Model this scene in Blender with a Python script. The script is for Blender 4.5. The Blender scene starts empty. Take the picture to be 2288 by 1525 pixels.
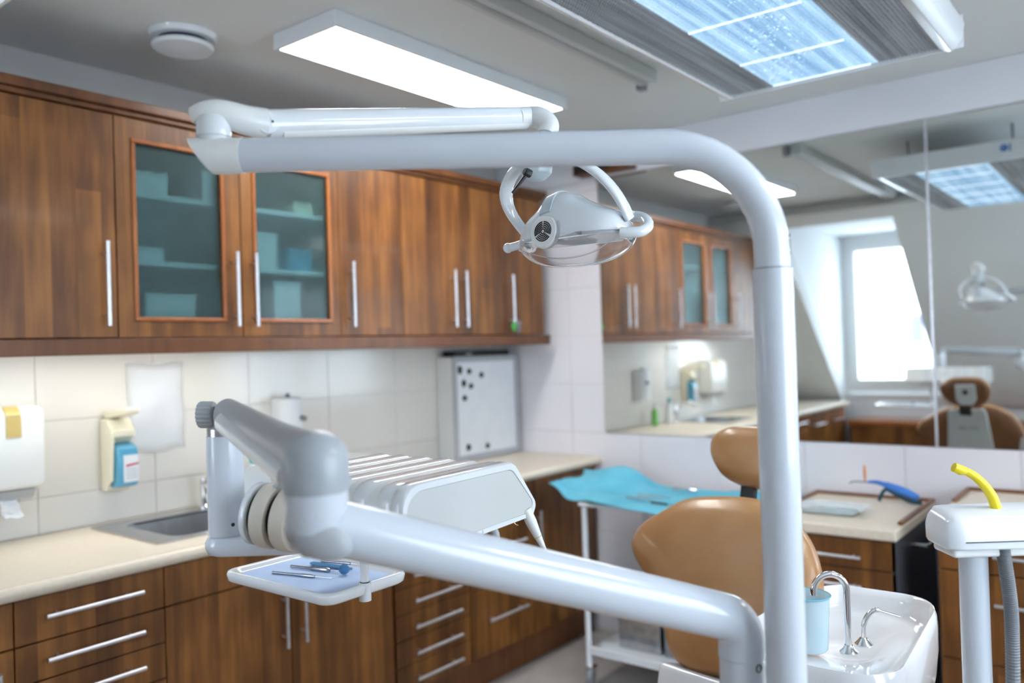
import bpy, bmesh, math, random
from mathutils import Vector, Matrix
random.seed(7)
V = Vector
PI = math.pi
scene = bpy.context.scene
COL = scene.collection

# ------------------------------------------------------------------ camera
CAM = V((2.9328, -3.6204, 1.4553))
F = 1855.0
RM = Matrix(((0.78396975, 0.03191168, 0.61997829),
             (0.61996674, 0.01145049, -0.78454453),
             (-0.03213519, 0.9994251, -0.01080734)))
cd = bpy.data.cameras.new('camera')
cam = bpy.data.objects.new('camera', cd)
COL.objects.link(cam)
cam.matrix_world = Matrix.Translation(CAM) @ RM.to_4x4()
cd.sensor_width = 36.0
cd.lens = F * 36.0 / 2288.0
cd.clip_start = 0.05
cd.dof.use_dof = True
cd.dof.focus_distance = 1.58
cd.dof.aperture_fstop = 2.0
scene.camera = cam

def ray(px, py):
    return RM @ V(((px - 1144.0) / F, -(py - 762.5) / F, -1.0))
def at(px, py, D):                # point at distance D along the view axis
    return CAM + ray(px, py) * D
def on(px, py, axis, v):          # point on the plane axis = v
    r = ray(px, py)
    return CAM + r * ((v - CAM[axis]) / r[axis])

# ------------------------------------------------------------------ world, exposure
scene.view_settings.view_transform = 'Standard'
scene.view_settings.look = 'None'
scene.view_settings.gamma = 1.0
scene.view_settings.use_curve_mapping = False
scene.view_settings.exposure = 0.70
world = bpy.data.worlds.new('World'); scene.world = world
world.use_nodes = True
wn = world.node_tree; wn.nodes.clear()
wo = wn.nodes.new('ShaderNodeOutputWorld')
wb = wn.nodes.new('ShaderNodeBackground')
wb.inputs['Color'].default_value = (0.72, 0.86, 1.0, 1)
wb.inputs['Strength'].default_value = 5.6
wn.links.new(wb.outputs[0], wo.inputs[0])
LED_STRENGTH = 13.0
UC_POWER = 5.0

def area(name, loc, rot, sx, sy, power, color, portal=False):
    l = bpy.data.lights.new(name, 'AREA'); l.shape = 'RECTANGLE'; l.size = sx; l.size_y = sy
    l.energy = power; l.color = color
    o = bpy.data.objects.new(name, l); COL.objects.link(o); o.location = loc; o.rotation_euler = rot
    if portal: l.cycles.is_portal = True
    return o
# portals in the two window openings (they only guide the daylight of the sky)
area('window_portal', (0.97, -4.55, 1.68), (-PI/2, 0, PI), 0.84, 1.3, 1, (1, 1, 1), True)
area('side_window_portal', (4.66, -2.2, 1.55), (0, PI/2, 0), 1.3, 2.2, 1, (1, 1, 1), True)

# ------------------------------------------------------------------ materials
def mat(name, color=(.8,.8,.8), rough=.5, metal=0.0, spec=.5, emit=None, es=0.0, coat=0.0, trans=0.0, alpha=1.0, ior=1.45, sub=0.0):
    m = bpy.data.materials.new(name); m.use_nodes = True
    b = m.node_tree.nodes['Principled BSDF']
    b.inputs['Base Color'].default_value = (*color, 1)
    b.inputs['Roughness'].default_value = rough
    b.inputs['Metallic'].default_value = metal
    b.inputs['Specular IOR Level'].default_value = spec
    b.inputs['Coat Weight'].default_value = coat
    b.inputs['Coat Roughness'].default_value = 0.08
    b.inputs['Transmission Weight'].default_value = trans
    b.inputs['IOR'].default_value = ior
    b.inputs['Alpha'].default_value = alpha
    if emit:
        b.inputs['Emission Color'].default_value = (*emit, 1); b.inputs['Emission Strength'].default_value = es
    return m

def nd(m, t, **kw):
    n = m.node_tree.nodes.new(t)
    for k, v in kw.items(): setattr(n, k, v)
    return n
def lk(m, a, b): m.node_tree.links.new(a, b)
def bsdf(m): return m.node_tree.nodes['Principled BSDF']

def noisy(m, c1, c2, scale=6.0, detail=4, bump=0.0, bscale=None, stretch=(1,1,1)):
    """colour wanders between c1 and c2, with optional fine bump"""
    g = nd(m, 'ShaderNodeNewGeometry'); mp = nd(m, 'ShaderNodeMapping'); mp.inputs['Scale'].default_value = stretch
    lk(m, g.outputs['Position'], mp.inputs['Vector'])
    n = nd(m, 'ShaderNodeTexNoise'); n.inputs['Scale'].default_value = scale; n.inputs['Detail'].default_value = detail
    lk(m, mp.outputs[0], n.inputs['Vector'])
    r = nd(m, 'ShaderNodeValToRGB'); r.color_ramp.elements[0].color = (*c1, 1); r.color_ramp.elements[1].color = (*c2, 1)
    r.color_ramp.elements[0].position = .3; r.color_ramp.elements[1].position = .7
    lk(m, n.outputs['Fac'], r.inputs['Fac']); lk(m, r.outputs['Color'], bsdf(m).inputs['Base Color'])
    if bump:
        n2 = nd(m, 'ShaderNodeTexNoise'); n2.inputs['Scale'].default_value = bscale or scale*8; n2.inputs['Detail'].default_value = 3
        lk(m, mp.outputs[0], n2.inputs['Vector'])
        bp = nd(m, 'ShaderNodeBump'); bp.inputs['Strength'].default_value = bump; bp.inputs['Distance'].default_value = .002
        lk(m, n2.outputs['Fac'], bp.inputs['Height']); lk(m, bp.outputs[0], bsdf(m).inputs['Normal'])
    return m

def wood(name, dark, mid, light, width=0.045, rough=.40):
    """walnut planks glued side by side, grain running up"""
    m = mat(name, mid, rough, coat=.06)
    b = bsdf(m)
    g = nd(m, 'ShaderNodeNewGeometry'); sx = nd(m, 'ShaderNodeSeparateXYZ'); lk(m, g.outputs['Position'], sx.inputs[0])
    s = nd(m, 'ShaderNodeMath', operation='ADD'); lk(m, sx.outputs['X'], s.inputs[0]); lk(m, sx.outputs['Y'], s.inputs[1])
    # strips
    div = nd(m, 'ShaderNodeMath', operation='DIVIDE'); lk(m, s.outputs[0], div.inputs[0]); div.inputs[1].default_value = width
    fl = nd(m, 'ShaderNodeMath', operation='FLOOR'); lk(m, div.outputs[0], fl.inputs[0])
    # strip end joints: z/len + random offset per strip
    wn1 = nd(m, 'ShaderNodeTexWhiteNoise', noise_dimensions='1D'); lk(m, fl.outputs[0], wn1.inputs['W'])
    zl = nd(m, 'ShaderNodeMath', operation='MULTIPLY_ADD'); lk(m, sx.outputs['Z'], zl.inputs[0]); zl.inputs[1].default_value = .55; lk(m, wn1.outputs['Value'], zl.inputs[2])
    zf = nd(m, 'ShaderNodeMath', operation='FLOOR'); lk(m, zl.outputs[0], zf.inputs[0])
    cv = nd(m, 'ShaderNodeCombineXYZ'); lk(m, fl.outputs[0], cv.inputs[0]); lk(m, zf.outputs[0], cv.inputs[1])
    wn2 = nd(m, 'ShaderNodeTexWhiteNoise', noise_dimensions='2D'); lk(m, cv.outputs[0], wn2.inputs['Vector'])
    # grain
    gv = nd(m, 'ShaderNodeCombineXYZ'); lk(m, s.outputs[0], gv.inputs[0]); lk(m, fl.outputs[0], gv.inputs[1])
    zz = nd(m, 'ShaderNodeMath', operation='MULTIPLY'); lk(m, sx.outputs['Z'], zz.inputs[0]); zz.inputs[1].default_value = .10
    lk(m, zz.outputs[0], gv.inputs[2])
    n = nd(m, 'ShaderNodeTexNoise'); n.inputs['Scale'].default_value = 20; n.inputs['Detail'].default_value = 4; n.inputs['Roughness'].default_value = .55
    lk(m, gv.outputs[0], n.inputs['Vector'])
    n3 = nd(m, 'ShaderNodeTexNoise'); n3.inputs['Scale'].default_value = 5; n3.inputs['Detail'].default_value = 2
    lk(m, g.outputs['Position'], n3.inputs['Vector'])
    a = nd(m, 'ShaderNodeMath', operation='MULTIPLY_ADD'); lk(m, wn2.outputs['Value'], a.inputs[0]); a.inputs[1].default_value = .24
    h = nd(m, 'ShaderNodeMath', operation='MULTIPLY'); lk(m, n.outputs['Fac'], h.inputs[0]); h.inputs[1].default_value = .85
    lk(m, h.outputs[0], a.inputs[2])
    a2 = nd(m, 'ShaderNodeMath', operation='MULTIPLY_ADD'); lk(m, n3.outputs['Fac'], a2.inputs[0]); a2.inputs[1].default_value = .35; lk(m, a.outputs[0], a2.inputs[2])
    r = nd(m, 'ShaderNodeValToRGB'); e = r.color_ramp.elements
    e[0].position = .38; e[0].color = (*dark, 1); e[1].position = 1.05 if False else 1.0; e[1].color = (*light, 1)
    x = e.new(.66); x.color = (*mid, 1)
    lk(m, a2.outputs[0], r.inputs['Fac']); lk(m, r.outputs['Color'], b.inputs['Base Color'])
    bp = nd(m, 'ShaderNodeBump'); bp.inputs['Strength'].default_value = .12; bp.inputs['Distance'].default_value = .001
    lk(m, n.outputs['Fac'], bp.inputs['Height']); lk(m, bp.outputs[0], b.inputs['Normal'])
    return m

M = {}
M['wood'] = wood('walnut', (.040, .013, .0025), (.132, .046, .009), (.33, .132, .028), width=.075)
M['wood_plain'] = wood('walnut_plain', (.055, .018, .006), (.13, .043, .012), (.20, .075, .022), width=3.0)
M['rim_brown'] = wood('brown_rim', (.12, .045, .016), (.20, .08, .03), (.28, .12, .045), width=3.0)
M['wood_rim'] = wood('orange_wood_moulding', (.22, .065, .018), (.34, .11, .032), (.46, .17, .05), width=3.0, rough=.25)
M['carcass'] = noisy(mat('dark_carcass', (.02,.01,.006), .5), (.016,.009,.005), (.03,.016,.009))
M['ceiling'] = noisy(mat('ceiling_paint', (.62,.63,.62), .9), (.68,.69,.68), (.73,.74,.73), 1.5, 2, .05, 60)
M['wallpaint'] = noisy(mat('wall_paint', (.7,.7,.7), .85), (.62,.62,.63), (.67,.67,.68), 1.2, 2, .05, 80)
M['beam'] = noisy(mat('beam_paint', (.75,.76,.80), .8), (.70,.71,.76), (.76,.77,.82), 1.5)
M['tile'] = noisy(mat('cream_tile', (.76,.72,.68), .16, coat=.3), (.70,.67,.63), (.78,.75,.71), 1.3, 3)
M['tile_north'] = noisy(mat('pale_tile', (.72,.70,.74), .16, coat=.3), (.72,.70,.74), (.80,.78,.81), 1.3, 3)
M['grout'] = mat('grout', (.66,.62,.58), .9)
M['floor'] = noisy(mat('floor_vinyl', (.45,.42,.40), .28), (.40,.37,.345), (.48,.45,.42), 5, 5)
M['counter'] = noisy(mat('cream_laminate', (.72,.62,.48), .35), (.70,.61,.49), (.75,.66,.54), 60, 3)
M['white_enamel'] = noisy(mat('white_enamel', (.74,.77,.80), .18, coat=.6), (.73,.76,.79), (.77,.80,.83), 2.0)
M['pipe'] = noisy(mat('shaded_white_enamel', (.63,.67,.735), .2, coat=.5), (.625,.665,.73), (.65,.69,.75), 2.0)  # white enamel with the cool, dimmer light on the poles put into its colour
M['leather_dark'] = noisy(mat('leather_rear_dark', (.17,.07,.025), .4), (.145,.058,.02), (.19,.08,.03), 5, 5, .2, 260)  # rear halves of the cushions, darker brown than the tan front
M['white_plastic'] = noisy(mat('white_plastic', (.78,.79,.78), .3, coat=.2), (.77,.785,.775), (.81,.82,.81), 3)
M['grey_plastic'] = noisy(mat('grey_plastic', (.42,.44,.46), .35), (.40,.425,.45), (.46,.48,.50), 4)
M['dark_grey'] = noisy(mat('dark_grey_plastic', (.20,.21,.23), .4), (.18,.19,.21), (.24,.25,.27), 4)
M['panel_grey'] = noisy(mat('pale_grey_inlay', (.56,.58,.57), .45), (.54,.565,.555), (.59,.61,.60), 3)
M['beige'] = noisy(mat('beige_plastic', (.62,.56,.48), .45), (.58,.53,.45), (.66,.60,.52), 5)
M['cream'] = noisy(mat('cream_plastic', (.82,.76,.58), .35), (.80,.74,.56), (.86,.80,.64), 5)
M['black'] = noisy(mat('black_rubber', (.012,.012,.014), .4), (.010,.010,.012), (.02,.02,.022), 8)
M['chrome'] = mat('chrome', (.80,.80,.82), .06, 1.0)
M['steel'] = noisy(mat('brushed_steel', (.6,.6,.6), .22, 1.0), (.42,.42,.43), (.60,.60,.61), 30, 3, .1, 200, (1, 8, 1))
M['tool_steel'] = noisy(mat('tool_steel', (.36,.38,.42), .25, 1.0), (.32,.34,.38), (.42,.44,.48), 30)
M['alu'] = noisy(mat('satin_aluminium', (.66,.65,.67), .32, .9), (.60,.59,.62), (.70,.69,.72), 40, 2)
M['mirror'] = mat('mirror_silver', (.86,.89,.88), .0, 1.0)
M['leather'] = noisy(mat('tan_leather', (.42,.22,.09), .33, coat=.25), (.37,.18,.065), (.50,.275,.12), 5, 6, .25, 260)
M['teal'] = noisy(mat('teal_paper', (.12,.50,.66), .7), (.10,.44,.60), (.16,.55,.70), 9, 4, .2, 120)
M['blue_paper'] = noisy(mat('pale_blue_paper', (.48,.63,.90), .7), (.46,.61,.88), (.52,.67,.93), 20)
M['red'] = mat('red_print', (.55,.02,.06), .5)
M['print_grey'] = mat('grey_print', (.30,.31,.33), .6)
M['print_blue'] = mat('blue_print', (.005,.09,.42), .5)
M['print_cyan'] = mat('cyan_print', (.01,.30,.62), .5)
M['label_white'] = noisy(mat('label_paper', (.78,.80,.84), .5), (.76,.78,.82), (.82,.84,.87), 8)
M['soap_blue'] = noisy(mat('blue_bottle', (.10,.38,.58), .2, coat=.3), (.085,.34,.53), (.12,.43,.62), 6)
M['gold'] = noisy(mat('amber_window', (.62,.48,.18), .3), (.58,.44,.15), (.66,.52,.22), 8)
M['bluetool'] = noisy(mat('blue_tool', (.04,.18,.60), .3), (.03,.15,.52), (.06,.22,.66), 9)
M['darkteal'] = noisy(mat('dark_teal_plastic', (.01,.06,.09), .4), (.008,.045,.07), (.015,.08,.11), 9)
M['orange'] = mat('orange_shield', (.85,.24,.015), .25)
M['yellow'] = noisy(mat('yellow_plastic', (.88,.70,.02), .35), (.85,.66,.015), (.92,.76,.05), 9)
M['green'] = noisy(mat('green_plastic', (.03,.38,.06), .4), (.02,.33,.05), (.05,.44,.08), 9)
M['lime'] = noisy(mat('lime_bottle', (.18,.55,.12), .3), (.14,.48,.10), (.24,.62,.16), 9)
M['steelblue'] = noisy(mat('blue_handle', (.10,.26,.45), .35), (.08,.23,.40), (.13,.30,.50), 9)
M['foam'] = noisy(mat('blue_foam', (.05,.18,.36), .8), (.04,.15,.31), (.07,.22,.42), 60)
M['hose'] = noisy(mat('grey_hose', (.17,.18,.20), .4), (.15,.16,.18), (.21,.22,.24), 9)
M['house'] = noisy(mat('house_render', (.95,.94,.97), .9), (.93,.92,.95), (.97,.96,.99), 3)
M['house_glass'] = mat('house_window', (.13,.12,.17), .4)
M['tissue'] = noisy(mat('paper_tissue', (.85,.86,.88), .9), (.82,.83,.86), (.88,.89,.90), 30, 3, .3, 90)
M['shelfdark'] = noisy(mat('inside_shelf', (.50,.53,.52), .6), (.46,.50,.49), (.54,.57,.56), 6)
M['leddiff'] = mat('led_diffuser', (.9,.9,.9), .5, emit=(1.0, .985, .97), es=LED_STRENGTH)

# frosted green glass
gl = mat('frosted_green_glass', (.36,.52,.54), .42, trans=.95, ior=1.2, coat=.3)
M['frosted'] = noisy(gl, (.33,.50,.51), (.40,.58,.60), 7, 3)
# clear shell of the lamp
M['clear'] = mat('clear_polycarbonate', (.97,.97,.99), .04, trans=.96, ior=1.35)
M['cup'] = noisy(mat('pale_blue_plastic', (.55,.80,.90), .25, trans=.25, ior=1.1), (.70,.87,.95), (.76,.91,.97), 9)
M['pane'] = mat('window_glass', (1,1,1), .0, trans=1.0, ior=1.05)
M['pouch'] = mat('translucent_pouch', (.92,.94,.98), .3, alpha=.35)
# prismatic diffuser materials: colour varies lengthways in streaks
def diffuser(name, c1, c2, es, rough=.2):
    m = mat(name, c1, rough, coat=.5)
    g = nd(m, 'ShaderNodeNewGeometry'); mp = nd(m, 'ShaderNodeMapping'); mp.inputs['Scale'].default_value = (40, 1.2, 1)
    lk(m, g.outputs['Position'], mp.inputs['Vector'])
    n = nd(m, 'ShaderNodeTexNoise'); n.inputs['Scale'].default_value = 1.0; n.inputs['Detail'].default_value = 3; lk(m, mp.outputs[0], n.inputs['Vector'])
    r = nd(m, 'ShaderNodeValToRGB'); r.color_ramp.elements[0].color = (*c1, 1); r.color_ramp.elements[1].color = (*c2, 1)
    r.color_ramp.elements[0].position = .35; r.color_ramp.elements[1].position = .68
    lk(m, n.outputs['Fac'], r.inputs['Fac']); lk(m, r.outputs['Color'], bsdf(m).inputs['Base Color'])
    if es:
        lk(m, r.outputs['Color'], bsdf(m).inputs['Emission Color']); bsdf(m).inputs['Emission Strength'].default_value = es
    return m
M['glow_prism'] = diffuser('glow_prismatic_diffuser', (.20,.38,.60), (.50,.72,.90), .42)  # blue reflection on the diffuser, put in as colour and emission
M['dim_prism'] = diffuser('unlit_prismatic_diffuser', (.20,.21,.23), (.44,.46,.50), 0)
M['tube_gap'] = mat('glow_tube_gap', (.9,.95,1), .3, emit=(.85,.93,1), es=.5)  # bright cross lines of the diffuser, given a glow of their own

# ------------------------------------------------------------------ mesh helpers
class MB:
    def __init__(s): s.v = []; s.f = []
    def add(s, vs, fs):
        n = len(s.v); s.v += [V(a) for a in vs]; s.f += [tuple(i + n for i in f) for f in fs]; return s
    def box(s, x0, y0, z0, x1, y1, z1):
        x0, x1 = min(x0, x1), max(x0, x1); y0, y1 = min(y0, y1), max(y0, y1); z0, z1 = min(z0, z1), max(z0, z1)
        return s.add([(x0,y0,z0),(x1,y0,z0),(x1,y1,z0),(x0,y1,z0),(x0,y0,z1),(x1,y0,z1),(x1,y1,z1),(x0,y1,z1)],
                     [(0,3,2,1),(4,5,6,7),(0,1,5,4),(1,2,6,5),(2,3,7,6),(3,0,4,7)])
    def obox(s, c, u, v, w, a, b, d):
        c, u, v, w = V(c), V(u)*a, V(v)*b, V(w)*d
        if u.cross(v).dot(w) < 0: w = -w
        p = [c-u-v-w, c+u-v-w, c+u+v-w, c-u+v-w, c-u-v+w, c+u-v+w, c+u+v+w, c-u+v+w]
        return s.add(p, [(0,3,2,1),(4,5,6,7),(0,1,5,4),(1,2,6,5),(2,3,7,6),(3,0,4,7)])
    def rings(s, rs, closed=False, caps=True, flip=False):
        n = len(rs[0]); b = len(s.v); fs = []
        m = len(rs)
        for i in range(m if closed else m - 1):
            for j in range(n):
                a0 = i*n + j; a1 = i*n + (j+1) % n; c0 = ((i+1) % m)*n + j; c1 = ((i+1) % m)*n + (j+1) % n
                fs.append((a0, a1, c1, c0))
        if caps and not closed:
            fs.append(tuple(reversed(range(n)))); fs.append(tuple((m-1)*n + j for j in range(n)))
        if flip: fs = [tuple(reversed(f)) for f in fs]
        return s.add([p for r in rs for p in r], fs)
    def tube(s, pts, r, n=20, caps=True, ru=None, rv=None, up=None, closed=False):
        """round (or oval: ru across, rv along up) tube along pts; r number or list"""
        pts = [V(p) for p in pts]; m = len(pts)
        rr = r if isinstance(r, (list, tuple)) else [r]*m
        T = []
        for i in range(m):
            if closed: t = pts[(i+1) % m] - pts[i-1]
            else: t = pts[min(i+1, m-1)] - pts[max(i-1, 0)]
            T.append(t.normalized())
        if up is None:
            k = V((0,0,1)) if abs(T[0].z) < .9 else V((1,0,0))
        else: k = V(up)
        rs = []
        nrm = (k - T[0]*k.dot(T[0])).normalized()
        for i in range(m):
            if up is not None:
                q = V(up) - T[i]*V(up).dot(T[i])
                if q.length > 1e-4: nrm = q.normalized()
            else:
                nrm = (nrm - T[i]*nrm.dot(T[i])).normalized()
            bn = T[i].cross(nrm)
            a = (rv if rv is not None else 1)*rr[i]; b_ = (ru if ru is not None else 1)*rr[i]
            rs.append([pts[i] + nrm*math.cos(2*PI*j/n)*a + bn*math.sin(2*PI*j/n)*b_ for j in range(n)])
        return s.rings(rs, closed=closed, caps=caps)
    def lathe(s, prof, c, ax=(0,0,1), n=32, caps=True):
        """prof = [(radius, height)] along ax from c"""
        c = V(c); ax = V(ax).normalized(); k = V((1,0,0)) if abs(ax.x) < .9 else V((0,1,0))
        u = (k - ax*k.dot(ax)).normalized(); w = ax.cross(u)
        rs = [[c + ax*h + (u*math.cos(2*PI*j/n) + w*math.sin(2*PI*j/n))*max(r, 1e-5) for j in range(n)] for r, h in prof]
        return s.rings(rs, caps=caps)
    def prism(s, poly, vec):
        poly = [V(p) for p in poly]; vec = V(vec)
        nrm = V((0,0,0))
        for i in range(len(poly)): nrm += poly[i-1].cross(poly[i])
        if nrm.dot(vec) < 0: poly = poly[::-1]
        n = len(poly)
        return s.add(poly + [p + vec for p in poly],
                     [tuple(reversed(range(n))), tuple(range(n, 2*n))] + [(i, (i+1) % n, n + (i+1) % n, n + i) for i in range(n)])
    def ball(s, c, r, ax=(0,0,1), sc=1.0, n=20):
        prof = [(r*math.sin(PI*i/12), -r*sc*math.cos(PI*i/12)) for i in range(13)]
        return s.lathe(prof, c, ax, n)

def fillet(pts, rad, n=10):
    """polyline with rounded corners"""
    pts = [V(p) for p in pts]; out = [pts[0]]
    rads = rad if isinstance(rad, (list, tuple)) else [rad]*(len(pts)-2)
    for i in range(1, len(pts)-1):
        p = pts[i]; a = (pts[i-1]-p).normalized(); b = (pts[i+1]-p).normalized()
        ang = a.angle(b); r = rads[i-1]
        d = min(r/math.tan(ang/2), (pts[i-1]-p).length*.98, (pts[i+1]-p).length*.98); r = d*math.tan(ang/2)
        c = p + (a+b).normalized()*(r/math.sin(ang/2))
        s0 = p + a*d - c; s1 = p + b*d - c; th = s0.angle(s1)
        for k in range(n+1):
            t = k/n
            out.append(c + (s0*math.sin((1-t)*th) + s1*math.sin(t*th))/math.sin(th))
    out.append(pts[-1]); return out

def curve(pts, n=8):
    """Catmull-Rom through pts"""
    P = [V(p) for p in pts]; P = [P[0]*2-P[1]] + P + [P[-1]*2-P[-2]]; out = []
    for i in range(1, len(P)-2):
        for k in range(n):
            t = k/n; a, b, c, d = P[i-1], P[i], P[i+1], P[i+2]
            out.append(.5*((2*b) + (c-a)*t + (2*a-5*b+4*c-d)*t*t + (3*b-a-3*c+d)*t**3))
    out.append(P[-2]); return out

def rrect(w, h, r, n=5, c=(0, 0)):
    out = []
    for cx, cy, a0 in ((w/2-r, h/2-r, 0), (-w/2+r, h/2-r, PI/2), (-w/2+r, -h/2+r, PI), (w/2-r, -h/2+r, 1.5*PI)):
        for k in range(n+1):
            a = a0 + PI/2*k/n; out.append((c[0]+cx+r*math.cos(a), c[1]+cy+r*math.sin(a)))
    return out

def mesh_obj(name, mb, material, base=V((0,0,0)), parent=None, bevel=0.0, seg=2, sharp=38, sub=0, solid=0):
    me = bpy.data.meshes.new(name)
    me.from_pydata([tuple(v - base) for v in mb.v], [], mb.f); me.validate(); me.update()
    bm = bmesh.new(); bm.from_mesh(me); bmesh.ops.recalc_face_normals(bm, faces=bm.faces); bm.to_mesh(me); bm.free()
    me.materials.append(material if not isinstance(material, str) else M[material])
    for p in me.polygons: p.use_smooth = True
    o = bpy.data.objects.new(name, me); COL.objects.link(o)
    if solid:
        q = o.modifiers.new('solid', 'SOLIDIFY'); q.thickness = solid; q.offset = 0
    if bevel:
        q = o.modifiers.new('bevel', 'BEVEL'); q.width = bevel; q.segments = seg; q.limit_method = 'ANGLE'; q.angle_limit = math.radians(35)
        q.harden_normals = True
    elif not sub: me.set_sharp_from_angle(angle=math.radians(sharp))
    if sub:
        q = o.modifiers.new('sub', 'SUBSURF'); q.levels = sub; q.render_levels = sub
    if parent is not None: o.parent = parent
    else: o.location = base
    return o

class Thing:
    def __init__(s, name, label, cat, base, group=None):
        s.base = V(base); s.e = bpy.data.objects.new(name, None); COL.objects.link(s.e); s.e.location = s.base
        s.e.empty_display_size = .05
        s.e['label'] = label; s.e['category'] = cat
        if group: s.e['group'] = group
    def part(s, name, mb, material, parent=None, label=None, **kw):
        o = mesh_obj(name, mb, material, s.base, parent or s.e, **kw)
        if label: o['label'] = label
        return o
def single(name, mb, material, label, cat, group=None, base=None, **kw):
    if base is None:
        b = V((sum(v.x for v in mb.v), sum(v.y for v in mb.v), 0))/len(mb.v); b.z = min(v.z for v in mb.v)
    else: b = V(base)
    o = mesh_obj(name, mb, material, b, None, **kw); o['label'] = label; o['category'] = cat
    if group: o['group'] = group
    return o
def struct(name, mb, material, parent=None, **kw):
    o = mesh_obj(name, mb, material, V((0,0,0)), parent, **kw)
    if parent is None: o['kind'] = 'structure'
    return o
def B(*a): return MB().box(*a)

# ================================================================== SETTING
XR = 4.6            # right-hand wall
ZC = 2.50           # ceiling
YK, ZK = -4.45, .95 # foot of the sloping roof wall
YT = -2.80          # where the slope meets the ceiling
def zs(y): return ZK + (ZC-ZK)*(y-YK)/(YT-YK)
struct('floor', B(-.1, -5.6, -.1, XR+.1, .1, 0), 'floor')
struct('ceiling', B(-.1, YT-.35, ZC, XR+.1, .1, ZC+.12), 'ceiling')
struct('wall_left', B(-.12, -4.75, 0, -.008, .12, ZC+.05), noisy(mat('warm_grey_paint', (.5,.49,.48), .85), (.46,.45,.44), (.51,.50,.49), 1.2))
struct('wall_north', B(-.12, .008, 0, XR+.12, .14, ZC+.05), 'wallpaint')
# wall tiles (40.5 x 25 cm) on the left wall behind the worktop and on the north wall
wl = bpy.data.objects['wall_left']; wnr = bpy.data.objects['wall_north']
TW, TH = .405, .25
def tile_mesh(w, h, axis):
    mb = B(-.008, -w/2, -h/2, 0, w/2, h/2) if axis == 0 else B(-w/2, 0, -h/2, w/2, .008, h/2)
    o = mesh_obj('tile', mb, 'tile' if axis == 0 else 'tile_north', V((0,0,0)), None, bevel=.0012, seg=1); return o
def lay(parent, axis, a0, a1, first, z0, z1, zj):
    cache = {}
    a = first
    while a < a1:
        lo, hi = max(a, a0), min(a+TW, a1)
        z = zj
        while z < z1:
            l2, h2 = max(z, z0), min(z+TH, z1)
            if hi-lo > .02 and h2-l2 > .015:
                key = (round(hi-lo-.0016, 4), round(h2-l2-.0016, 4))
                if key not in cache: o = cache[key] = tile_mesh(key[0], key[1], axis)
                else: o = cache[key].copy(); COL.objects.link(o)
                o.parent = parent
                o.location = (0, (lo+hi)/2, (l2+h2)/2) if axis == 0 else ((lo+hi)/2, 0, (l2+h2)/2)
            z += TH
        a += TW
lay(wl, 0, -4.0, 0.0, -2.45-TW*4, .90, 1.53, .77)
lay(wnr, 1, 0.0, XR, 0.055-TW, .0, 1.02, .02)
lay(wnr, 1, 0.0, .665, 0.055-TW, 1.02, 2.30, 1.02)
gm = B(-.0095, -4.0, .9, -.0045, 0, 1.53); gr = struct('grout', gm, 'grout', wl)
gm = B(0, .0045, 0, XR, .0095, 1.02); gm.box(0, .0045, 1.02, .665, .0095, 2.30); struct('grout', gm, 'grout', wnr)
# plastered lintel band above the mirror
struct('trim_1', B(0, -.012, 2.322, XR, .008, ZC), 'beam', bevel=.003)
# wall behind: low wall, slope with a dormer, dormer niche
X0, X1 = .54, 1.40
YW = -4.49
ZN = 2.42
yn = YK + (ZN-ZK)/(ZC-ZK)*(YT-YK)
mb = MB()
th = .12
def quadslab(a, b, c, d, t):
    a, b, c, d = V(a), V(b), V(c), V(d); n = (b-a).cross(d-a).normalized()*t
    mb.add([a, b, c, d, a+n, b+n, c+n, d+n], [(0,1,2,3),(7,6,5,4),(0,4,5,1),(1,5,6,2),(2,6,7,3),(3,7,4,0)])
sl = bpy.data.objects
quadslab((0, YK, ZK), (X0, YK, ZK), (X0, YT, ZC), (0, YT, ZC), -th)
quadslab((X1, YK, ZK), (XR, YK, ZK), (XR, YT, ZC), (X1, YT, ZC), -th)
quadslab((X0, yn, ZN), (X1, yn, ZN), (X1, YT, ZC), (X0, YT, ZC), -th)
struct('wall_south_slope', mb, 'ceiling')
struct('wall_south', B(-.1, YK-.2, 0, XR+.1, YK, ZK-.025).box(-.1, YK-.2, ZK-.025, X0, YK, ZK).box(X1, YK-.2, ZK-.025, XR+.1, YK, ZK), 'wallpaint')
# dormer cheeks and niche ceiling
mb = MB()
for xa, xb in ((X0-.1, X0), (X1, X1+.1)):
    mb.prism([(xa, YK, ZK-.05), (xa, YT+.12, ZN+.09), (xa, YW-.1, ZN+.09), (xa, YW-.1, ZK-.05)] if False else [(xa, YK-.001, ZK-.05), (xa, YK-.001, ZK), (xa, yn-.001, ZN), (xa, YW-.12, ZN), (xa, YW-.12, ZK-.05)], (xb-xa, 0, 0))
mb.box(X0-.1, YW-.12, ZN, X1+.1, yn-.02, ZN+.06)
struct('wall_dormer', mb, mat('dormer_paint', (.82,.84,.86), .8))
# window
w1 = Thing('window_1', 'white framed dormer window in the sloping rear wall', 'window', (0, 0, 0)); w1.e['kind'] = 'structure'
del w1.e['label'], w1.e['category']
fx0, fx1, fz0, fz1 = X0, X1, .955, ZN
fm = MB()
for a in ((fx0, fz0, fx1, fz0+.07), (fx0, fz1-.09, fx1, fz1), (fx0, fz0+.07, fx0+.06, fz1-.09), (fx1-.06, fz0+.07, fx1, fz1-.09)):
    fm.box(a[0], YW-.05, a[1], a[2], YW+.02, a[3])
w1.part('window_frame', fm, 'white_plastic', bevel=.004)
sm = MB()
for a in ((fx0+.06, fz0+.07, fx1-.06, fz0+.13), (fx0+.06, fz1-.15, fx1-.06, fz1-.09), (fx0+.06, fz0+.13, fx0+.12, fz1-.15), (fx1-.12, fz0+.13, fx1-.06, fz1-.15)):
    sm.box(a[0], YW-.035, a[1], a[2], YW+.035, a[3])
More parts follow.
